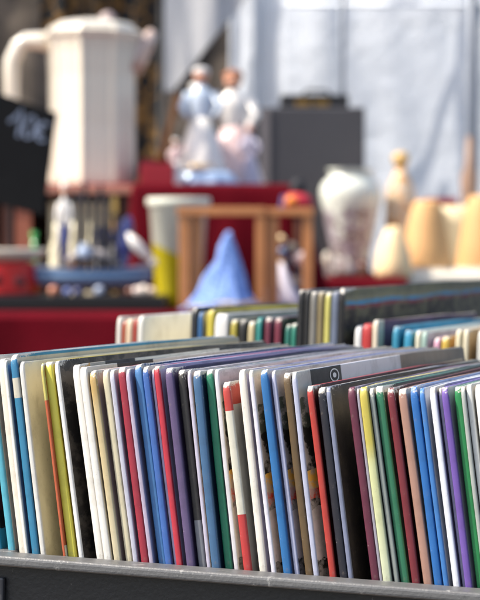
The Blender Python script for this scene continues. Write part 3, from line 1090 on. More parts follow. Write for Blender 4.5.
bm = bmesh.new(); tube(bm, [(52 * s, 0, 28 * s), (14 * s, 0, 92 * s)], .5 * s, 6); link('rigging_line', bm, mat('rigging_cord', C(70, 70, 90), .7), e)
M_NAVY = mat('navy_glaze', C(44, 52, 110), .3, coat=.3)
M_SKIN = mat('painted_flesh', C(206, 150, 122), .4)
M_CHW = mat('china_white', C(224, 218, 210), .3, coat=.4)
# tall sailor figure
def figure(parent_label, x, y, z, hgt, coat, trousers, hat, cat='figurine', name='sailor_figurine', grp=None, skirt=False, arm=None, wide=1.0):
    e = empty(name, (x, y, z), parent_label, cat, grp)
    u = hgt / 8.0
    e.scale = (wide, wide, 1)
    if skirt:
        bm = bmesh.new(); lathe(bm, [(1.5 * u, 0), (1.55 * u, .2 * u), (1.2 * u, 1.6 * u), (.8 * u, 3.2 * u), (.55 * u, 4.1 * u)], 24, fy=.8, facet=lambda a, z_: 1 + .06 * math.sin(8 * a)); link('skirt', bm, trousers, e, smooth=True)
    else:
        for sgn in (-1, 1):
            bm = bmesh.new(); tube(bm, [(sgn * .42 * u, 0, .35 * u), (sgn * .42 * u, 0, 2.1 * u), (sgn * .32 * u, 0, 4.0 * u)], [.30 * u, .36 * u, .5 * u], 12); link('leg', bm, trousers, e, smooth=True)
            bm = bmesh.new(); ball(bm, (sgn * .42 * u, -.25 * u, .18 * u), (.3 * u, .55 * u, .18 * u), 12); link('shoe', bm, M_CRATE, e, smooth=True)
    bm = bmesh.new(); lathe(bm, [(.55 * u, 3.7 * u), (.62 * u, 4.2 * u), (.78 * u, 5.4 * u), (.72 * u, 6.1 * u), (.28 * u, 6.55 * u), (.22 * u, 6.75 * u)], 20, fy=.65); link('torso', bm, coat, e, smooth=True)
    for sgn in (-1, 1):
        a = [(sgn * .75 * u, 0, 6.0 * u), (sgn * 1.15 * u, -.1 * u, 4.9 * u), (sgn * .8 * u, -.7 * u, 4.1 * u)]
        if arm and sgn == arm:
            a = [(sgn * .75 * u, 0, 6.0 * u), (sgn * 1.5 * u, -.3 * u, 6.2 * u), (sgn * 2.1 * u, -.5 * u, 7.0 * u)]
        bm = bmesh.new(); tube(bm, a, [.32 * u, .27 * u, .2 * u], 10); link('arm', bm, coat, e, smooth=True)
    bm = bmesh.new(); ball(bm, (0, 0, 7.3 * u), (.46 * u, .5 * u, .6 * u), 16); ball(bm, (0, -.5 * u, 7.25 * u), (.09 * u, .12 * u, .12 * u), 8); link('head', bm, M_SKIN, e, smooth=True)
    bm = bmesh.new(); ball(bm, (0, .08 * u, 7.62 * u), (.54 * u, .56 * u, .42 * u), 16); link('hair', bm, hat, e, smooth=True)
    return e


zdeck = ztop + .0008 + 27 * s
M_BROWN = mat('chestnut_glaze', C(140, 84, 44), .4)
figure('tall sailor figurine in navy and white at the left of the boat', P(62, 0, YBo).x, YBo + .045, zdeck, 86 * s, M_CHW, M_NAVY, M_CHW, wide=.62)
figure('dark blue sailor figurine with white trousers right of the masts', P(113, 0, YBo).x, YBo + .06, zdeck, 46 * s, M_NAVY, M_CHW, M_BROWN, wide=.8)
figure('small dark sailor figurine by the boat masts', P(100, 0, YBo).x, YBo + .045, zdeck, 54 * s, M_NAVY, mat('slate_glaze', C(60, 60, 76), .4), M_NAVY, wide=.7)
# leaning navy and white china figure at the right of the deck
e2 = empty('china_bird', (P(128, 0, YBo).x, YBo + .05, zdeck), 'navy and white china gull at the right of the boat deck', 'figurine')
bm = bmesh.new(); tube(bm, [(-8 * s, 0, 0), (-6 * s, 0, 22 * s), (-3 * s, 0, 44 * s), (0, 0, 52 * s)], [5 * s, 10 * s, 7 * s, 2 * s], 14); link('wing', bm, M_NAVY, e2, smooth=True)
bm = bmesh.new(); tube(bm, [(-2 * s, -.01, 34 * s), (6 * s, -.012, 24 * s), (16 * s, -.008, 14 * s), (26 * s, -.004, 6 * s)], [3 * s, 6 * s, 4.5 * s, 2 * s], 14); link('body', bm, M_CHW, e2, smooth=True)
bm = bmesh.new(); ball(bm, (24 * s, -.006, 5 * s), 4.5 * s, 12); link('head', bm, M_CHW, e2, smooth=True)
# pale blue jug amidships
bm = bmesh.new(); lathe(bm, [(4 * s, 0), (8 * s, 4 * s), (7 * s, 9 * s), (4 * s, 13 * s), (5 * s, 15 * s)], 20)
o = link('blue_cup', bm, mat('pale_blue_glaze', C(170, 184, 206), .3, coat=.3), smooth=True, matrix=Matrix.Translation((P(83, 0, YBo).x, YBo + .03, ztop + 38 * s)))
tag(o, 'pale blue cup standing on the boat cabin', 'cup')
o.location.z = ztop + .0008 + 36.5 * s
# cream bottles inside the rack
for i, (px, wq, lab) in enumerate(((57, 8, 'cream bottle behind the tall sailor'), (74, 7, 'cream bottle behind the boat masts, left one'), (92, 8, 'cream bottle behind the boat masts, right one'))):
    u = S(4.9)
    bm = bmesh.new(); lathe(bm, [(wq * u, 0), (wq * u * 1.05, 4 * u), (wq * u, 52 * u), (wq * u * .45, 66 * u), (wq * u * .4, 80 * u)], 24)
    o = link('cream_bottle', bm, mat('cream_glaze', C(216, 208, 176), .3, coat=.3), smooth=True, matrix=Matrix.Translation((P(px, 0, 4.9).x, 4.9, ZB + .001)))
    tag(o, lab, 'bottle', 'cream bottles before the rack')

# ------------------------------------------------------------------ white and yellow beaker
YC = 4.5
s = S(YC)
pc = P(178, 0, YC)
e = empty('plastic_beaker', (pc.x, YC + .03, ZB + .001), 'tall white beaker with a yellow lower half behind the frame', 'beaker')
zb_ = P(0, 198, YC + .03).z - ZB - .001
u = S(YC + .03)
hk = N('white_and_yellow_plastic')
tcn = hk.n('ShaderNodeTexCoord').outputs['Object']
sx = hk.n('ShaderNodeSeparateXYZ'); hk.l(tcn, sx.inputs[0])
zf = hk.math('ADD', hk.math('DIVIDE', sx.outputs[2], zb_), hk.math('MULTIPLY', sx.outputs[0], 2.2))
cc = hk.ramp(zf, [(0, C(206, 190, 30)), (.46, C(206, 190, 30)), (.47, C(204, 206, 190))], 'CONSTANT')
hk.l(cc, hk.b.inputs['Base Color']); hk.b.inputs['Roughness'].default_value = .35
bm = bmesh.new()
lathe(bm, [(21 * u, 0), (22 * u, 2 * u), (29 * u, zb_ - 9 * u), (32 * u, zb_ - 7 * u), (32 * u, zb_ - 1 * u), (31 * u, zb_), (28.5 * u, zb_ - 2 * u), (22 * u, 6 * u), (1 * u, 5 * u)], 48, cap=True)
link('beaker_body', bm, hk.m, e, smooth=True)

# ------------------------------------------------------------------ wooden frame stand
YF = 4.36
e = empty('wooden_stand', (P(246, 0, YF).x, YF, ZB + .001), 'open oiled pine stand with two square sides and top rails', 'stand')
cx = P(246, 0, YF).x
def FX(px):
    return P(px, 0, YF).x - cx
zt2 = P(0, 207, YF).z - ZB - .001
u = S(YF)
def bb(nm, a, b):
    bm = bmesh.new(); box(bm, a, b); return link(nm, bm, WOOD, e, bevel=.0015)
def rot_post(nm, px0, px1, y0, y1, z1):
    return bb(nm, (FX(px0), y0, 0), (FX(px1), y1, z1))
rot_post('post', 179, 190, -.01, .012, zt2 - 9 * u)
rot_post('post', 256, 265, -.012, .010, zt2 - 9 * u)
rot_post('side_board', 190.5, 202, .0, .012, zt2 - 9 * u)
rot_post('side_board', 265.5, 279, .0, .012, zt2 - 9 * u)
bb('rail', (FX(177), -.014, zt2 - 8.6 * u), (FX(265.5), .014, zt2))
bb('rail', (FX(266), -.01, zt2 - 8.6 * u), (FX(314), .013, zt2 - 1 * u))
rot_post('post', 303, 313, -.006, .012, zt2 - 9 * u)

# blue cloth cone
YL = 4.285
pc = P(223, 0, YL)
u = S(YL)
bm = bmesh.new()
lathe(bm, [(38 * u, 0), (34 * u, 4 * u), (25 * u, 18 * u), (18 * u, 34 * u), (12 * u, 50 * u), (8 * u, 64 * u), (4 * u, 74 * u), (2 * u, 79 * u)], 120, fy=.42, facet=lambda a, z_: 1 + .09 * math.sin(6 * a + 1.5) * (1 - z_ / (95 * u)) + .05 * math.sin(17 * a) * (1 - z_ / (90 * u)))
for v in bm.verts:
    nn_ = .012 * noise.noise(v.co * 28)
    v.co.x += v.co.z * .10 - .004 + nn_
    v.co.y += nn_
o = link('blue_cloth', bm, mat('blue_checked_cotton', C(122, 150, 204), .85, c2=C(96, 128, 192), scale=160), smooth=True, matrix=Matrix.Translation((pc.x, YL + .004, ZB + .001)))
YL = 4.50
u = S(YL)
tag(o, 'light blue cloth gathered to a peak before the wooden stand', 'cloth')
# pale papers at its foot
bm = bmesh.new()
sheet(bm, 12, 6, lambda a, b: Vector(((a - .5) * .15, (b - .5) * .03, .008 + .012 * noise.noise(Vector((a * 3, b * 2, 7))) + .006 * a)))
bmesh.ops.solidify(bm, geom=bm.faces[:], thickness=.004)
o = link('folded_linen', bm, mat('beige_linen', C(206, 192, 168), .9), smooth=True, matrix=Matrix.Translation((P(225, 0, 4.23).x, 4.222, ZB + .004)))
tag(o, 'beige folded linen lying at the foot of the blue cloth', 'linen')
# white cloth between the rear posts
bm = bmesh.new()
lathe(bm, [(22 * u, 0), (19 * u, 8 * u), (10 * u, 26 * u), (3 * u, 44 * u)], 60, fy=.6, facet=lambda a, z_: 1 + .12 * math.sin(5 * a))
o = link('white_napkin', bm, mat('white_cotton', C(216, 208, 214), .85), smooth=True, matrix=Matrix.Translation((P(281, 0, YL).x, YL + .06, ZB + .001)))
tag(o, 'peaked white napkin between the posts of the wooden stand', 'napkin')
# ornaments behind the stand: hung on the riser front
for i, (px, py, r_, c, lab) in enumerate(((281, 239, 4.5, C(230, 196, 140), 'cream ornament ball topmost in the heap behind the stand'), (283, 252, 5.5, C(70, 90, 120), 'slate blue ornament ball in the heap behind the stand'),
                                     (291, 248, 6, C(120, 110, 90), 'olive ornament ball in the heap behind the stand'), (300, 258, 7, C(226, 200, 190), 'large blush ornament ball in the heap behind the stand'),
                                     (290, 262, 6, C(60, 60, 70), 'charcoal ornament ball in the heap behind the stand'), (281, 264, 5, C(160, 120, 60), 'brass coloured ornament ball in the heap behind the stand'),
                                     (298, 271, 6, C(50, 40, 44), 'black ornament ball lowest in the heap behind the stand'))):
    Yq = 4.70 + .004 * i
    bm = bmesh.new(); ball(bm, (0, 0, 0), r_ * S(Yq), 16)
    w = P(px, py, Yq)
    o = link('ornament_ball', bm, mat('ornament_lacquer', c, .25, coat=.5), smooth=True, matrix=Matrix.Translation(w))
    tag(o, lab, 'ornament', 'ornaments heaped behind the stand')
bm = bmesh.new()
Yq = 4.72
w = P(290, 0, Yq)
ball(bm, (0, 0, 0), 1, 24)
for v in bm.verts:
    v.co = Vector((v.co.x * 20 * S(Yq), v.co.y * .035, v.co.z * 15 * S(Yq)))
    v.co += Vector((0, 0, 0)) + v.co.normalized() * .004 * noise.noise(v.co * 60)
    v.co.z = max(v.co.z, -.028)
o = link('cloth_heap', bm, mat('dark_patterned_cloth', C(90, 76, 66), .8, c2=C(50, 46, 60), scale=50), smooth=True, matrix=Matrix.Translation((w.x, Yq + .045, ZB + .029)))
tag(o, 'dark patterned cloth heap behind the wooden stand', 'cloth')

# red round toy with black top at the riser's right end
Yt = 4.85
w = P(298, 203, Yt)
u = S(Yt)
e = empty('toy_ladybird', (w.x, Yt + .05, w.z), 'round red toy bird with orange face and black crest', 'toy')
bm = bmesh.new(); ball(bm, (0, 0, 0), (16 * u, 13 * u, 12 * u)); link('body', bm, mat('red_felt', C(176, 34, 50), .7), e, smooth=True)
bm = bmesh.new(); ball(bm, (-6 * u, -10 * u, 2 * u), (7 * u, 6 * u, 5.5 * u)); link('face', bm, mat('orange_felt', C(214, 124, 40), .7), e, smooth=True)
bm = bmesh.new(); tube(bm, [(-2 * u, 0, 8 * u), (0, 0, 16 * u), (2 * u, 0, 24 * u)], [5 * u, 8 * u, 5 * u], 12); link('crest', bm, mat('black_plush', C(26, 26, 32), .8), e, smooth=True)
bm = bmesh.new(); tube(bm, [(-13 * u, -3 * u, 8 * u), (-15 * u, -4 * u, -6 * u), (-20 * u, 0, -14 * u)], [3 * u, 4 * u, 1 * u], 10); link('wing', bm, mat('blue_felt', C(40, 44, 96), .7), e, smooth=True)
bm = bmesh.new(); tube(bm, [(0, .02, -10 * u), (0, .02, ZB + .001 - w.z)], .006, 8); link('stick', bm, WOOD_D, e)
e.name = 'toy_bird'

# ------------------------------------------------------------------ porcelain couple on the riser
YG = 5.12
u = S(YG)
w = P(205, 0, YG)
zb2 = zr + .0012
e = empty('figurine_base', (w.x, YG, zb2), 'pale blue scalloped pedestal with a gilt dish under the figurines', 'pedestal')
M_PB = mat('pale_blue_porcelain', C(164, 186, 214), .25, coat=.5)
bm = bmesh.new(); lathe(bm, [(32 * u, 0), (34 * u, 3 * u), (28 * u, 8 * u), (27 * u, 12 * u), (22 * u, 14 * u)], 64, fy=.7, facet=lambda a, z_: 1 + .06 * math.sin(9 * a)); link('pedestal_body', bm, M_PB, e, smooth=True)
bm = bmesh.new(); lathe(bm, [(10 * u, 14.3 * u), (14 * u, 17 * u), (15 * u, 20 * u), (3 * u, 21 * u)], 32, fy=.7, at=(-4 * u, -7 * u, 0)); link('gilt_dish', bm, mat('gilt', C(214, 168, 84), .3, metal=.3), e, smooth=True)
M_BLUE = mat('sky_blue_glaze', C(184, 196, 210), .3, coat=.4)
M_PINK = mat('pink_glaze', C(214, 186, 182), .3, coat=.4)
M_LILAC = mat('lilac_glaze', C(176, 168, 184), .3, coat=.4)
figure('porcelain figurine in pale blue bodice and white skirt', P(201, 0, YG).x, YG + .008, zb2 + 14.5 * u, 104 * u, M_BLUE, M_CHW, mat('ash_grey_glaze', C(196, 192, 188), .4), name='porcelain_figurine', skirt=True, wide=1.25)
figure('porcelain figurine with chestnut hair, white coat and pink breeches', P(233, 0, YG).x, YG + .14, zr + .001, 120 * u, M_CHW, M_PINK, M_BROWN, name='porcelain_figurine', skirt=True, arm=-1, wide=1.35)
figure('lilac porcelain figurine standing at the right of the couple', P(250, 0, YG).x, YG + .10, zr + .001, 64 * u, M_LILAC, M_LILAC, M_PINK, name='porcelain_figurine', skirt=True)
figure('smallest figurine in pink with a raised arm by the gilt dish', P(176, 0, YG).x, YG - .05, zr + .001, 46 * u, M_PINK, M_CHW, M_CHW, name='porcelain_figurine', skirt=True, arm=1)
# brown wooden spoon leaning
bm = bmesh.new()
a, b = P(160, 157, YG), P(178, 94, YG)
tube(bm, [Vector(a) + Vector((0, .02, -.01)), (Vector(a) + Vector(b)) / 2 + Vector((0, .03, 0)), Vector(b) + Vector((0, .04, 0))], [3.5 * u, 3 * u, 4.5 * u], 10)
o = link('wooden_flute', bm, mat('honey_wood', C(156, 100, 44), .45), smooth=True)
tag(o, 'honey brown wooden stick leaning out of the crimson box', 'stick')

# ------------------------------------------------------------------ dark trunk and case
YK = 6.0
x0, x1 = P(249, 0, YK).x, P(365, 0, YK).x
zt3 = P(0, 107, YK).z
e = empty('storage_trunk', ((x0 + x1) / 2, YK, 0), 'tall charcoal trunk behind the flowered vase', 'trunk')
M_CHAR = mat('charcoal_vinyl', C(62, 60, 63), .55, var=.12, scale=12, bump=.2, bscale=200)
hw_ = (x1 - x0) / 2
zl = ZC + .0015
bm = bmesh.new(); box(bm, (-hw_, 0, zl), (hw_, .35, zt3)); link('trunk_body', bm, M_CHAR, e, bevel=.006)
bm = bmesh.new(); box(bm, (-hw_ + .03, -.004, zl + .005), (-hw_ + .055, -.0005, zt3 - .005)); link('strap', bm, mat('grey_webbing', C(112, 106, 106), .7), e)
x0k, x1k = P(281, 0, YK).x, P(350, 0, YK).x
e = empty('black_case', ((x0k + x1k) / 2, YK + .05, zt3 + .001), 'slim black case with brass clasps on top of the charcoal trunk', 'case')
hk_ = (x1k - x0k) / 2
bm = bmesh.new(); box(bm, (-hk_, 0, 0), (hk_, .2, .036)); link('case_body', bm, mat('black_leather', C(26, 24, 24), .5), e, bevel=.006)
for q_ in (-.35, .2):
    bm = bmesh.new(); box(bm, (hk_ * q_ - .02, -.006, .004), (hk_ * q_ + .02, -.001, .020)); link('clasp', bm, M_GOLD, e, bevel=.001)
bm = bmesh.new(); tube(bm, [(-.03, -.006, .036), (-.02, -.01, .045), (.03, -.01, .045), (.04, -.006, .036)], .004, 8); link('handle', bm, mat('black_leather', C(26, 24, 24), .5), e, smooth=True)

# ------------------------------------------------------------------ flowered vase
YV = 5.85
u = S(YV)
w = P(351, 0, YV)
hv = P(0, 169, YV).z - ZC - .001
e = empty('flowered_vase', (w.x, YV, ZC + .001), 'big white porcelain vase with flowers and mauve shade painted below', 'vase')
hk = N('flowered_shaded_porcelain')
tcn = hk.n('ShaderNodeTexCoord').outputs['Object']
sx = hk.n('ShaderNodeSeparateXYZ'); hk.l(tcn, sx.inputs[0])
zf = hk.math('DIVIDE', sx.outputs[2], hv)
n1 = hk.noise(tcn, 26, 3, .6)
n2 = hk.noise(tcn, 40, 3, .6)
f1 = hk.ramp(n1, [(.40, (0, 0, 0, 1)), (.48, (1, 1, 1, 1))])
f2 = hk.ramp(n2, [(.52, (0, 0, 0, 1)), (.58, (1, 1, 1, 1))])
low = hk.ramp(zf, [(.58, (1, 1, 1, 1)), (.70, (0, 0, 0, 1))])  # flower colours darken the lower body, shade painted into the pattern
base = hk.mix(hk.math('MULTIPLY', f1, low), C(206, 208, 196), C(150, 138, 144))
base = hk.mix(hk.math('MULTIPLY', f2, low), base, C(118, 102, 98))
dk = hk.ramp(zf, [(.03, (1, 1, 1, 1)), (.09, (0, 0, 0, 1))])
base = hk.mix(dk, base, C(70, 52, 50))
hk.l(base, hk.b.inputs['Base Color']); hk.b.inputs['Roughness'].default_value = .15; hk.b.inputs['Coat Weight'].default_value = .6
bm = bmesh.new()
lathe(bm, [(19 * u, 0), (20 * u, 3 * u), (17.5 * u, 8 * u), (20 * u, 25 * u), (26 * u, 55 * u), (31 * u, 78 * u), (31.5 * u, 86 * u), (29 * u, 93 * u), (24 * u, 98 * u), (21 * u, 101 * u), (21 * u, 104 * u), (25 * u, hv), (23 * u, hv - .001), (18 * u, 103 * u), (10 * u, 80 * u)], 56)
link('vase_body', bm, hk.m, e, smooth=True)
# small white bottle left of it and dark figurine
w = P(327, 0, 5.8)
bm = bmesh.new(); lathe(bm, [(5 * u, 0), (4.5 * u, 3 * u), (3 * u, 16 * u), (3.5 * u, 20 * u), (1.5 * u, 25 * u)], 20)
o = link('white_bottle', bm, PORC, smooth=True, matrix=Matrix.Translation((w.x, 5.78, ZC + .001)))
tag(o, 'tiny white bottle at the left foot of the flowered vase', 'bottle')
w = P(314, 0, 5.8)
bm = bmesh.new(); lathe(bm, [(6 * u, 0), (9 * u, 6 * u), (10 * u, 12 * u), (7 * u, 19 * u), (4 * u, 22 * u)], 20)
o = link('small_pot', bm, mat('plum_glaze', C(104, 50, 70), .3, coat=.3), smooth=True, matrix=Matrix.Translation((w.x, 5.78, ZC + .001)))
tag(o, 'small plum coloured pot between the stand and the vase', 'pot')
for i, (px, lab) in enumerate(((364, 'dark brass trinket at the right foot of the flowered vase'), (380, 'dark brass trinket between the vase and the ivory cone'))):
    bm = bmesh.new(); lathe(bm, [(7 * u, 0), (8 * u, 3 * u), (5 * u, 9 * u), (6 * u, 14 * u), (1 * u, 16 * u)], 18)
    o = link('trinket', bm, mat('bronze', C(90, 62, 52), .35, metal=.5), smooth=True, matrix=Matrix.Translation((P(px, 0, 5.78).x, 5.76, ZC + .001)))
    tag(o, lab, 'trinket', 'brass trinkets by the vase')

# ------------------------------------------------------------------ lampshades and neighbours on the cream table
k = N('woven_straw')
tcn = k.n('ShaderNodeTexCoord').outputs['Object']
wv = k.n('ShaderNodeTexWave'); wv.bands_direction = 'Z'; wv.inputs['Scale'].default_value = 60; wv.inputs['Distortion'].default_value = 2; wv.inputs['Detail'].default_value = 2
k.l(tcn, wv.inputs[0])
base = k.mix(wv.outputs[1], C(184, 136, 82), C(206, 164, 112))
k.l(base, k.b.inputs['Base Color']); k.b.inputs['Roughness'].default_value = .7
k.bump(wv.outputs[1], .4, .002)
STRAW = k.m


def shade(label, px, Y, rb, rt, h, m=STRAW, name='straw_lampshade'):
    u = S(Y)
    e = empty(name, (P(px, 0, Y).x, Y, ZD + .001), label, 'lampshade', 'lampshades on the cream table')
    bm = bmesh.new()
    lathe(bm, [(rb * u, 0), (rb * u * 1.01, 1 * u), ((rb * .68 + rt * .36) * u, h * .35 * u), ((rb * .34 + rt * .72) * u, h * .7 * u), (rt * 1.05 * u, h * .94 * u), (rt * u * .8, h * u), (rt * u * .7, h * .97 * u), ((rb * .63 + rt * .3) * u, h * .35 * u), (rb * u * .95, 1 * u)], 48, cap=False)
    link('shade', bm, m, e, smooth=True)
    bm = bmesh.new(); lathe(bm, [(rb * u * 1.02, -.0005), (rb * u * 1.045, .002), (rb * u * 1.02, .005), (rb * u * .99, .002)], 48, cap=False); link('trim', bm, IVORY, e, smooth=True)
    bm = bmesh.new(); tube(bm, [(-rt * u * .9, 0, h * u - .004), (rt * u * .9, 0, h * u - .004)], .0015, 8); link('spider_bar', bm, M_GOLD, e)
    return e


shade('wide straw lampshade right of the painted doll bottle', 427, 5.70, 27, 13, 70)
shade('straw lampshade cut by the right edge of the photograph', 483, 5.85, 27, 14, 74)
shade('pale cream lampshade between the two straw ones', 456, 6.15, 18, 22, 62, mat('cream_parchment', C(226, 208, 166), .6), 'cream_lampshade')
shade('small low straw lampshade behind the ivory cone', 410, 6.15, 20, 10, 48)
w = P(393, 0, 5.8)
u = S(5.8)
bm = bmesh.new(); lathe(bm, [(17 * u, 0), (18.5 * u, 6 * u), (17 * u, 18 * u), (13 * u, 33 * u), (9 * u, 44 * u), (6 * u, 48 * u), (1 * u, 49 * u)], 32)
for v in bm.verts:
    v.co *= 1 + .02 * math.sin(math.atan2(v.co.y, v.co.x) * 10)
o = link('ivory_cone', bm, mat('ivory_paper', C(224, 196, 150), .55), smooth=True, matrix=Matrix.Translation((P(394, 0, 5.6).x, 5.60, ZC + .0015)))
tag(o, 'ivory rounded paper cone left of the wide straw lampshade', 'ornament')
# tall bottle shaped like a nesting doll
Yd = 5.93
u = S(Yd)
e = empty('doll_bottle', (P(401, 0, Yd).x - .0, Yd, ZC + .0015), 'slim painted doll bottle with a golden stopper before the white tarpaulin', 'bottle')
hd = P(0, 170, Yd).z - ZC
bm = bmesh.new()
lathe(bm, [(14 * u, 0), (16 * u, 4 * u), (16 * u, hd - 52 * u), (15.5 * u, hd - 30 * u), (13 * u, hd - 16 * u), (8 * u, hd - 6 * u), (6 * u, hd)], 32)
k = N('painted_doll')
tcn = k.n('ShaderNodeTexCoord').outputs['Object']
n1 = k.ramp(k.noise(tcn, 34, 3), [(.47, (0, 0, 0, 1)), (.53, (1, 1, 1, 1))])
base = k.mix(n1, C(204, 160, 112), C(206, 192, 168))
n2 = k.ramp(k.noise(tcn, 60, 2), [(.60, (0, 0, 0, 1)), (.66, (1, 1, 1, 1))])
base = k.mix(n2, base, C(150, 100, 96))
k.l(base, k.b.inputs['Base Color']); k.b.inputs['Roughness'].default_value = .3
link('bottle_body', bm, k.m, e, smooth=True)
bm = bmesh.new(); lathe(bm, [(4 * u, hd + .0003), (7 * u, hd + 5 * u), (9 * u, hd + 12 * u), (7 * u, hd + 16 * u), (2 * u, hd + 18 * u)], 20); link('stopper', bm, mat('golden_knob', C(196, 160, 100), .35), e, smooth=True)
# red lidded box behind the lampshades
w = P(441, 203, 6.45)
e = empty('red_box', (w.x, 6.4, ZD + .001), 'red box with a scarlet lid behind the cream lampshade', 'box')
hb = P(0, 198, 6.4).z - ZD
bm = bmesh.new(); box(bm, (-16 * S(6.4), 0, 0), (14 * S(6.4), .08, hb - .03)); link('box_body', bm, mat('dull_rose_card', C(190, 150, 130), .6), e, bevel=.002)
bm = bmesh.new(); box(bm, (-17 * S(6.4), -.002, hb - .0295), (15 * S(6.4), .082, hb)); link('lid', bm, RED_L, e, bevel=.002)
# brown newel behind the right lampshade
bm = bmesh.new(); u = S(6.5); lathe(bm, [(8 * u, 0), (8 * u, 70 * u), (9 * u, 90 * u), (5 * u, 100 * u), (3 * u, 130 * u)], 20)
o = link('turned_candlestick', bm, mat('taupe_wood', C(140, 112, 92), .5), smooth=True, matrix=Matrix.Translation((P(470, 0, 6.5).x, 6.5, ZD + .001)))
tag(o, 'taupe turned candlestick rising behind the right lampshade', 'candlestick')

# ------------------------------------------------------------------ hanging cloths and tarpaulins
k = N('white_tarpaulin')
tcn = k.n('ShaderNodeTexCoord').outputs['Object']
f = k.noise(tcn, 3, 4)
base = k.mix(f, C(212, 216, 222), C(222, 225, 229))
k.l(base, k.b.inputs['Base Color']); k.b.inputs['Roughness'].default_value = .5
k.bump(k.noise(tcn, 14, 4), .5, .02)
TARP = k.m


def hang(name, label, cat, x0, x1, y, z0, z1, m, amp=.03, fx=6, fz=1.2, seed=0, nx=90, nz=50, edge=None, ysl=0):
    bm = bmesh.new()
    cx = (x0 + x1) / 2

    def f(a, b):
        x = x0 + (x1 - x0) * a
        if edge:
            lo, hi = edge(b)
            x = lo + (hi - lo) * a
        z = z0 + (z1 - z0) * b
        yy = amp * (noise.noise(Vector((x * fx, z * fz, seed))) + .4 * noise.noise(Vector((x * fx * 2.6, z * fz * 2.6, seed + 5)))) + ysl * (x - x0)
        return Vector((x - cx, yy, z))
    sheet(bm, nx, nz, f)
    bmesh.ops.solidify(bm, geom=bm.faces[:], thickness=.002)
    o = link(name, bm, m, smooth=True, matrix=Matrix.Translation((cx, y, 0)))
    return tag(o, label, cat)


hang('white_tarpaulin', 'bright white tarpaulin wall closing the stall at the right', 'tarpaulin', P(232, 0, 7.6).x, 2.0, 7.75, .02, 2.4, TARP, .05, 3.5, .8, 2, ysl=-.42)
hang('white_tarpaulin', 'narrow white tarpaulin curtain falling beside the figurines', 'tarpaulin', P(236, 0, 7.3).x, P(262, 0, 7.3).x, 7.35, P(0, 112, 7.3).z, 1.97, TARP, .05, 12, 1, 8, nx=40,
     edge=lambda b: (P(262 - 18 * min(1, b * 6) - 2, 0, 7.3).x - .04, P(285, 0, 7.3).x))
GREYC = mat('pale_grey_sheet', C(200, 200, 202), .7, var=.1, scale=6)
# triangular pale sheet
zlo, zhi = P(0, 92, 6.7).z, P(0, -60, 6.7).z
def tri(b):
    py = 92 - 152 * b
    lo = 163 - 12 * min(1, b * 5)
    hi = 172 + (92 - py) * .80 if py > -10 else 172 + 102 * .8
    return P(lo, 0, 6.7).x, P(hi, 0, 6.7).x
hang('pale_sheet', 'pale grey sheet hanging to a point behind the figurines', 'sheet', 0, 1, 6.7, zlo, zhi, GREYC, .04, 8, 1, 4, edge=tri, nx=40)
BRN = mat('taupe_canvas', C(124, 112, 100), .9, c2=C(66, 60, 56), scale=3.5)
hang('taupe_canvas', 'taupe canvas backdrop behind the jug', 'canvas', -3.0, P(236, 0, 7.9).x, 7.9, .02, 2.3, BRN, .08, 4, 1, 11)
k = N('gold_chain_scarf')
tcn = k.n('ShaderNodeTexCoord').outputs['Object']
vo = k.n('ShaderNodeTexVoronoi', feature='DISTANCE_TO_EDGE'); vo.inputs['Scale'].default_value = 27
k.l(tcn, vo.inputs['Vector'])
f = k.ramp(vo.outputs['Distance'], [(.05, (1, 1, 1, 1)), (.11, (0, 0, 0, 1))])
f = k.math('MULTIPLY', f, k.ramp(k.noise(tcn, 9, 2), [(.38, (0, 0, 0, 1)), (.5, (1, 1, 1, 1))]))
base = k.mix(f, C(24, 20, 18), C(140, 104, 50))
k.l(base, k.b.inputs['Base Color']); k.b.inputs['Roughness'].default_value = .5
SCARF = k.m
hang('patterned_scarf', 'black scarf with gold chain print hanging right of the jug', 'scarf', P(136, 0, 5.75).x, P(158, 0, 5.75).x, 5.75, ZB - .3, 1.9, SCARF, .012, 20, 2, 3, nx=30)
hang('patterned_scarf', 'wide black and gold scarf spread above the jug lid', 'scarf', P(38, 0, 5.8).x, P(134, 0, 5.8).x, 5.85, P(0, 40, 5.8).z, 1.9, SCARF, .03, 14, 2, 6, nx=50)
# the rail those scarves hang from, on two posts
e = empty('clothes_rail', (P(60, 0, 5.8).x, 5.80, 0), 'steel clothes rail above the stall with the scarves over it', 'rail')
cx = P(60, 0, 5.8).x
bm = bmesh.new(); tube(bm, [(-.8, .02, 1.912), (P(165, 0, 5.8).x - cx, .02, 1.912)], .011, 12); link('bar', bm, M_LEG, e)
for xx in (-.8, P(165, 0, 5.8).x - cx - .012):
    bm = bmesh.new(); tube(bm, [(xx, .05, 0), (xx, .05, 1.915)], .008, 12); link('post', bm, mat('black_tube', C(60, 58, 56), .5), e)
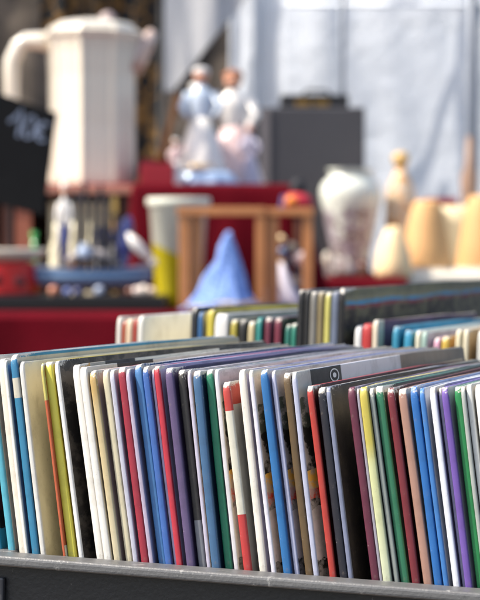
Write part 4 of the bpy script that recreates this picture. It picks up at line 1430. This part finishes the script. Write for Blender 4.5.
# tent poles
M_POLE = mat('grey_tent_pole', C(92, 98, 108), .4, metal=.3)
for px, Y, r_, lab in ((342, 7.35, .010, 'thin grey tent pole above the black case'), (472.5, 6.9, .019, 'thicker grey tent pole near the right edge')):
    bm = bmesh.new(); tube(bm, [(0, 0, 0), (0, 0, 2.5)], r_, 14)
    o = link('tent_pole', bm, M_POLE, smooth=True, matrix=Matrix.Translation((P(px, 0, Y).x, Y, 0)))
    tag(o, lab, 'pole', 'tent poles')
bm = bmesh.new(); tube(bm, [(P(232, 0, 7.4).x, 7.4, P(0, 5, 7.4).z), (2.2, 7.4, P(0, 3, 7.4).z)], .008, 10)
o = link('tent_rail', bm, mat('pale_tube', C(206, 212, 220), .4), smooth=True)
tag(o, 'horizontal pale tent rail along the top of the tarpaulin', 'rail')

# ------------------------------------------------------------------ ground
k = N('old_asphalt')
tcn = k.n('ShaderNodeTexCoord').outputs['Object']
base = k.mix(k.noise(tcn, 30, 5), C(58, 57, 56), C(84, 82, 80))
k.l(base, k.b.inputs['Base Color']); k.b.inputs['Roughness'].default_value = .85
k.bump(k.noise(tcn, 120, 4), .5, .01)
bm = bmesh.new()
box(bm, (-400, -400, -.3), (400, 400, 0))
tag(link('ground', bm, k.m), kind='structure')

# ------------------------------------------------------------------ light
SUN_EL, SUN_AZ = 50.0, 78.0       # azimuth: degrees left of straight behind the camera
sd_ = Vector((-math.sin(R(SUN_AZ)) * math.cos(R(SUN_EL)), -math.cos(R(SUN_AZ)) * math.cos(R(SUN_EL)), math.sin(R(SUN_EL))))
ld = bpy.data.lights.new('sun', 'SUN')
ld.energy = 3.9
ld.angle = R(.55)
ld.color = (1, .935, .83)
lo = bpy.data.objects.new('sun', ld)
col.objects.link(lo)
lo.rotation_euler = (-sd_).to_track_quat('-Z', 'Y').to_euler()
lo.location = sd_ * 20
w = bpy.data.worlds.new('World')
scene.world = w
w.use_nodes = True
nt = w.node_tree
nt.nodes.clear()
sky = nt.nodes.new('ShaderNodeTexSky')
sky.sky_type = 'NISHITA'
sky.sun_disc = False
sky.sun_elevation = R(SUN_EL)
sky.dust_density = 3.0
sky.ozone_density = .6
sky.sun_rotation = math.atan2(sd_.x, sd_.y)
bg = nt.nodes.new('ShaderNodeBackground')
bg.inputs[1].default_value = .15
ow = nt.nodes.new('ShaderNodeOutputWorld')
nt.links.new(sky.outputs[0], bg.inputs[0])
nt.links.new(bg.outputs[0], ow.inputs[0])

scene.view_settings.view_transform = 'Standard'
scene.view_settings.look = 'None'
scene.view_settings.gamma = 1
scene.view_settings.use_curve_mapping = False
scene.view_settings.exposure = 1.0
